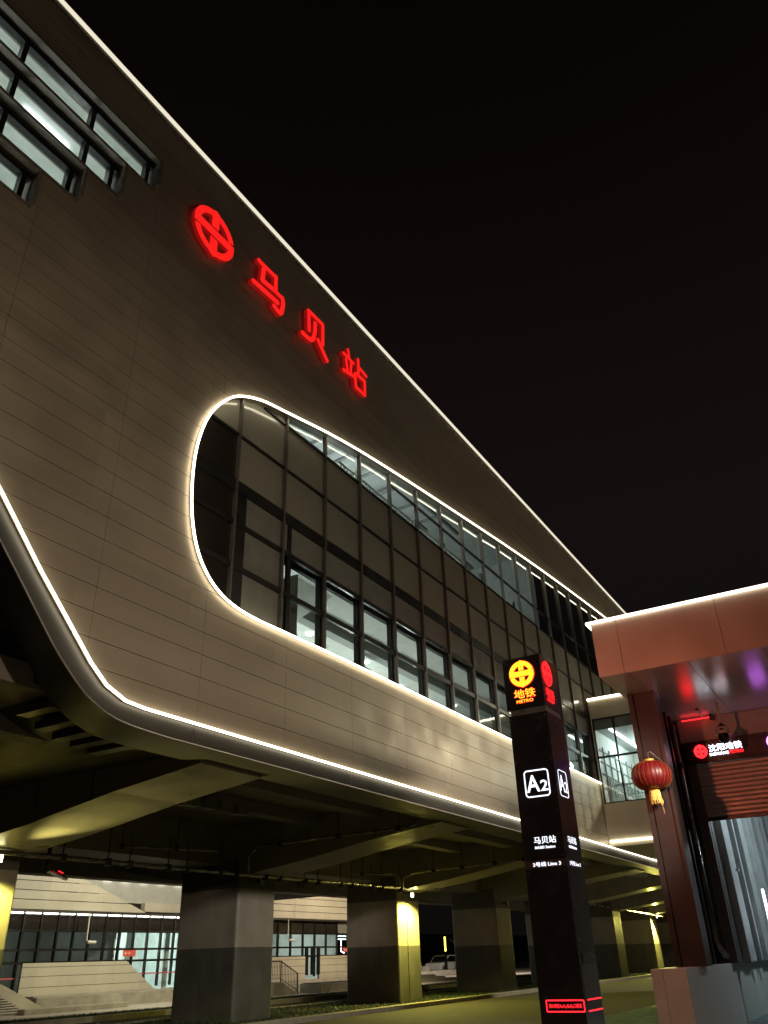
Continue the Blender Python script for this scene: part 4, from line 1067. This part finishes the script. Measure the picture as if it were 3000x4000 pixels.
# rooms behind
rm = MB()
rm.box(27.6, 60, 42.0, 42.1, 0.5, 4.0); rm.box(27.6, 60, YW + 0.2, 42.0, 3.9, 4.0)
for x in (33.0, 40.9, 46.8, 53.6): rm.box(x, x + 0.15, YW + 0.5, 42, 0.5, 3.9)
for x in (35.0, 37.9, 39.9): rm.box(x, x + 0.4, 37.2, 37.6, 0.5, 3.9)
rm.build("hall_room", M_WHITE, fh)
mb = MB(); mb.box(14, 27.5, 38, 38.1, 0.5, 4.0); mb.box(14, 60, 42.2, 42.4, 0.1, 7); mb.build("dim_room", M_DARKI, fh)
box("room_floor", 14, 60, YW + 0.1, 42, 0.45, 0.55, M_GREYI, fh)
mb = MB()
for z in (3.0, 3.2, 3.4): mb.tube([(54.5, 37.5, z), (57.5, 37.5, z)], 0.03, 6)
mb.tube([(56.0, 37.2, 3.0), (56.0, 37.2, 2.2), (56.4, 37.2, 2.1)], 0.04, 6); mb.build("room_tube_light", E_TUBE, fh)
for x, lb in ((33.62, "red notice plate on the far hall glazing beside the bright doors"), (54.0, "red notice plate on the far hall glazing right of the handrail steps")):
    t = thing("notice_sign", (x, YW - 0.1, 2.25), lb, "sign")
    box("sign_face", x - 0.42, x + 0.42, YW - 0.10, YW - 0.07, 2.12, 2.40, M_RSIGN, t)
    mb = MB(); mb.box(x - 0.33, x - 0.15, YW - 0.106, YW - 0.1005, 2.25, 2.28); mb.prism([(x - 0.35, 2.265), (x - 0.27, 2.33), (x - 0.27, 2.20)], 'y', YW - 0.105, YW - 0.1004)
    mb.box(x - 0.05, x + 0.02, YW - 0.106, YW - 0.1005, 2.22, 2.31)
    mb.build("sign_arrow", emit("pale_sign_mark", (0.9, 0.6, 0.55), 0.5), t)
for x, zb, lb in ((30.2, 2.75, "white bullet camera on a bent pole hanging from the far hall eave at left"), (46.3, 2.85, "white bullet camera on a pole by the far hall's middle windows")):
    t = thing("bullet_camera", (x, YB - 0.4, 3.9), lb, "camera", None)
    MB().tube([(x, YB - 0.4, 4.0), (x, YB - 0.4, zb + 0.1), (x + 0.1, YB - 0.4, zb)], 0.04, 8).build("pole", mat("white_plastic", (0.7, 0.66, 0.62), 0.4), t)
    MB().tube([(x + 0.05, YB - 0.45, zb), (x + 0.42, YB - 0.6, zb - 0.02)], 0.075, 10).build("camera_body", mat("white_plastic", (0.7, 0.66, 0.62), 0.4), t)
for x, z0, z1 in ((43.9, 3.5, 3.95),):
    t = thing("hanging_lamp", (x, YB - 0.3, 3.9), "small white dome lamp under the far hall eave beside the nearest pillar", "lamp")
    MB().lathe([(0.02, 0.1), (0.10, 0.08), (0.26, 0.0), (0.22, -0.02)], (x, YB - 0.3, 3.82), 18).build("lamp_shade", E_EAVE, t)
    MB().tube([(x, YB - 0.3, 3.8), (x, YB - 0.3, 3.35)], 0.03, 6).build("lamp_stem", M_PIPE, t)

# terrace, steps, planters, ramp
for nm, x0, x1, y0, y1, z1 in (("terrace", 27.2, 62, 34.2, 35.15, 0.62), ("terrace", 36.0, 62, 32.6, 34.19, 0.50), ("terrace", 36.3, 62, 31.8, 32.59, 0.38), ("terrace", 36.6, 62, 31.0, 31.79, 0.26)):
    struct(box(nm, x0, x1, y0, y1, 0.10, z1, M_PAVE, bevel=0.01))
tag(box("retaining_wall", 26.0, 34.8, 32.5, 32.9, 0.1, 0.62, M_KERB, bevel=0.02), "low pale stone retaining wall in front of the far hall at left", "wall")
tag(box("kerb_block", 24.0, 29.3, 30.6, 31.0, 0.1, 0.32, M_KERB, bevel=0.03), "long low pale kerb block beside the ramp", "kerb")
rp = thing("slanted_ramp_wall", (22.5, 31.5, 0.1), "pale ramp side wall with sloping coping and corrugated face at the left edge", "wall")
MB().prism([(16, 0.1), (25.6, 0.1), (25.3, 0.35), (23.4, 1.15), (23.1, 1.25), (16, 1.25)], 'y', 31.3, 31.45).build("coping", P_HALL, rp)
mb = MB()
for i in range(11): mb.tube([(16, 31.27, 0.2 + 0.085 * i), (24.6 - 0.18 * i, 31.27, 0.2 + 0.085 * i)], 0.036, 6)
mb.build("corrugated_face", M_KERB, rp)
for x0, x1, y0, lb in ((41.5, 46.5, 28.9, "pale block planter right of the handrail steps by the second pillar"),):
    t = thing("planter", ((x0 + x1) / 2, y0, 0.12), lb, "planter")
    mb = MB(); n_ = 6
    for i in range(n_): mb.box(x0 + (x1 - x0) * i / n_ + 0.01, x0 + (x1 - x0) * (i + 1) / n_ - 0.01, y0, y0 + 1.4, 0.12, 0.55)
    mb.build("planter_wall", M_KERB, t, bevel=0.015)
    box("planter_soil", x0 + 0.1, x1 - 0.1, y0 + 0.1, y0 + 1.3, 0.5, 0.58, M_SOIL, t)
tag(MB().box(46.0, 46.06, 29.6, 29.66, 0.5, 1.05).box(46.0, 48.2, 29.6, 29.66, 1.05, 1.10).box(48.14, 48.2, 29.6, 29.66, 0.5, 1.05).build("planter_rail", M_BLACK), "short black rail on the planter", "rail")
# steps with railings
sp = thing("stair_flight", (38.5, 30.2, 0.12), "short stair flight with pale side wall in front of the far hall", "stairs")
mb = MB()
for i in range(4): mb.box(38.6 + 0.32 * i, 39.9, 29.6, 31.4, 0.12 + 0.0, 0.70 - 0.14 * i) if False else mb.box(39.0 + 0.3 * (3 - i), 39.0 + 0.3 * (4 - i), 29.6, 31.2, 0.12, 0.26 + 0.13 * i)
mb.build("step", M_PAVE, sp)
box("side_wall", 34.0, 38.99, 29.55, 31.25, 0.12, 0.72, M_KERB, sp, bevel=0.015)
def railing(label, pts, posts, z0off):
    t = thing("handrail", (*pts[0][:2], pts[0][2]), label, "railing", "black handrails on the steps")
    MB().tube([(x, y, z + 0.95) for x, y, z in pts], 0.028, 8).tube([(x, y, z + 0.15) for x, y, z in pts], 0.02, 6).build("rail", M_BLACK, t)
    mb_ = MB()
    for (a, b) in zip(pts, pts[1:]):
        L = math.dist(a, b); k_ = max(2, int(L / 0.14))
        for i in range(k_ + 1):
            p = [a[j] + (b[j] - a[j]) * i / k_ for j in range(3)]
            mb_.box(p[0] - 0.009, p[0] + 0.009, p[1] - 0.009, p[1] + 0.009, p[2] + 0.15, p[2] + 0.95)
    mb_.build("baluster", M_BLACK, t)
    mb_ = MB()
    for p in pts: mb_.box(p[0] - 0.025, p[0] + 0.025, p[1] - 0.025, p[1] + 0.025, p[2], p[2] + 0.97)
    mb_.build("post", M_BLACK, t)
railing("level and sloping black railing along the stair side wall", [(34.1, 29.65, 0.72), (36.5, 29.65, 0.72), (38.9, 29.65, 0.72), (40.4, 29.65, 0.12)], 0, 0)
railing("short sloping black railing next to the nearest pillar", [(34.2, 28.6, 0.72), (35.6, 28.6, 0.12)], 0, 0)

#==================================================================== CAR PARK AND FAR BACKGROUND
cx, cy = 87.3, 45.0
cr_ = thing("parked_suv", (cx, cy, 0.1), "white SUV parked beyond the viaduct behind low pale blocks", "car")
def carp(name, poly, y0, y1, m_, par=cr_, bevel=0.0): return MB().prism([(cx + a, 0.1 + b) for a, b in poly], 'y', cy + y0, cy + y1).build(name, m_, par, bevel=bevel)
body = [(-2.3, 0.35), (-2.35, 0.75), (-2.2, 0.98), (-1.15, 1.08), (-0.35, 1.60), (0.2, 1.70), (1.5, 1.68), (2.0, 1.55), (2.28, 1.10), (2.35, 0.9), (2.38, 0.55), (2.3, 0.35)]
carp("body", body, -0.9, 0.9, M_CARW, bevel=0.06)
carp("windscreen", [(-1.17, 1.09), (-0.36, 1.605), (-0.30, 1.56), (-1.05, 1.05)], -0.78, 0.78, M_CARG)
carp("side_window", [(-1.02, 1.06), (-0.30, 1.54), (0.2, 1.63), (1.42, 1.61), (1.75, 1.50), (1.62, 1.08)], -0.915, 0.915, M_CARG)
carp("rear_window", [(1.95, 1.12), (1.72, 1.58), (1.98, 1.52), (2.24, 1.12)], -0.75, 0.75, M_CARG)
carp("bumper", [(2.28, 0.3), (2.42, 0.32), (2.42, 0.62), (2.28, 0.62)], -0.8, 0.8, M_BLACK)
for sx_ in (-1.45, 1.45):
    for sy_ in (-0.92, 0.78):
        w = MB().lathe([(0.2, 0), (0.36, 0), (0.38, 0.03), (0.38, 0.17), (0.36, 0.2), (0.2, 0.2)], (cx + sx_, cy + sy_ - 0.02, 0.48), 24, axis='y').build("wheel", M_TYRE, cr_)
        mb = MB().lathe([(0.24, -0.03), (0.24, 0.02)], (cx + sx_, cy + sy_ - 0.02, 0.48), 20, axis='y'); mb.build("rim", M_RIM, w)
for s_ in (-0.78, 0.5): MB().box(cx + 2.28, cx + 2.40, cy + s_, cy + s_ + 0.28, 1.0, 1.18).build("tail_light", mat("tail_light_lens", (0.25, 0.02, 0.02), 0.2), cr_)
al = thing("light_column", (86.0, 43.9, 0.1), "slim post with a glowing amber light bar in front of the parked white car", "lamp post")
MB().box(85.9, 86.1, 43.8, 44.0, 0.1, 2.15).build("post", M_BLACK, al)
MB().box(85.94, 86.06, 43.85, 43.97, 2.15, 3.5).build("light_bar", E_AMBER, al)
random.seed(5)
for i, (x, y, w_, d_, h_, lb) in enumerate([(76.0, 41.9, 0.9, 0.8, 1.05, "tall pale stone block at the left of the block row"), (77.3, 42.0, 1.4, 0.8, 0.8, "pale stone block with a dark slot beside the car"), (73.5, 40.6, 8.4, 0.6, 0.42, "long low pale stone kerb in front of the parked car")]):
    tag(box("stone_block", x, x + w_, y, y + d_, 0.1, 0.1 + h_, M_PAVE, bevel=0.03), lb, "stone block")
struct(box("car_park", 60, 200, 46.01, 120, -0.3, 0.1, M_ASPH))

def bare_tree(x, y, h_, label, seed, spread=0.5, z0=0.1):
    random.seed(seed)
    t = thing("bare_tree", (x, y, z0), label, "tree", None)
    tr = MB(); tw = MB()
    def grow(p, d, L, r, lvl):
        q = p + d * L
        mid = p + d * L * 0.5 + Vector((random.uniform(-.05, .05), random.uniform(-.05, .05), 0)) * L
        (tr if lvl == 0 else tw).tube([p, mid, q], r, 5)
        if lvl < 4:
            for _ in range(3 if lvl else 5):
                nd = (d + Vector((random.uniform(-1, 1), random.uniform(-1, 1), random.uniform(-0.1, 0.6))) * spread * 1.3).normalized()
                grow(p + d * L * random.uniform(0.55, 1.0), nd, L * random.uniform(0.5, 0.72), r * 0.55, lvl + 1)
    grow(Vector((x, y, z0)), Vector((0, 0, 1)), h_ * 0.36, h_ * 0.014, 0)
    tr.build("trunk", M_BARK, t); tw.build("crown", M_BARK, t)
bare_tree(49.4, 31.5, 3.6, "small leafless tree beside the floodlit pillar in front of the far hall", 4)
for i, (x, y, h_, lb) in enumerate([(92, 44, 8, "leafless tree in the dark gap left of the totem"), (99, 47, 9, "taller leafless tree at the back of the dark gap"), (86, 41, 6, "young leafless sapling by the roadside kerb")]):
    bare_tree(x, y, h_, lb, 20 + i)
tag(box("rear_block_building", 110, 420, 112, 130, 0, 7, mat("night_wall", (0.06, 0.055, 0.05), 0.8)), "dark building block in the distance behind the car park", "building")
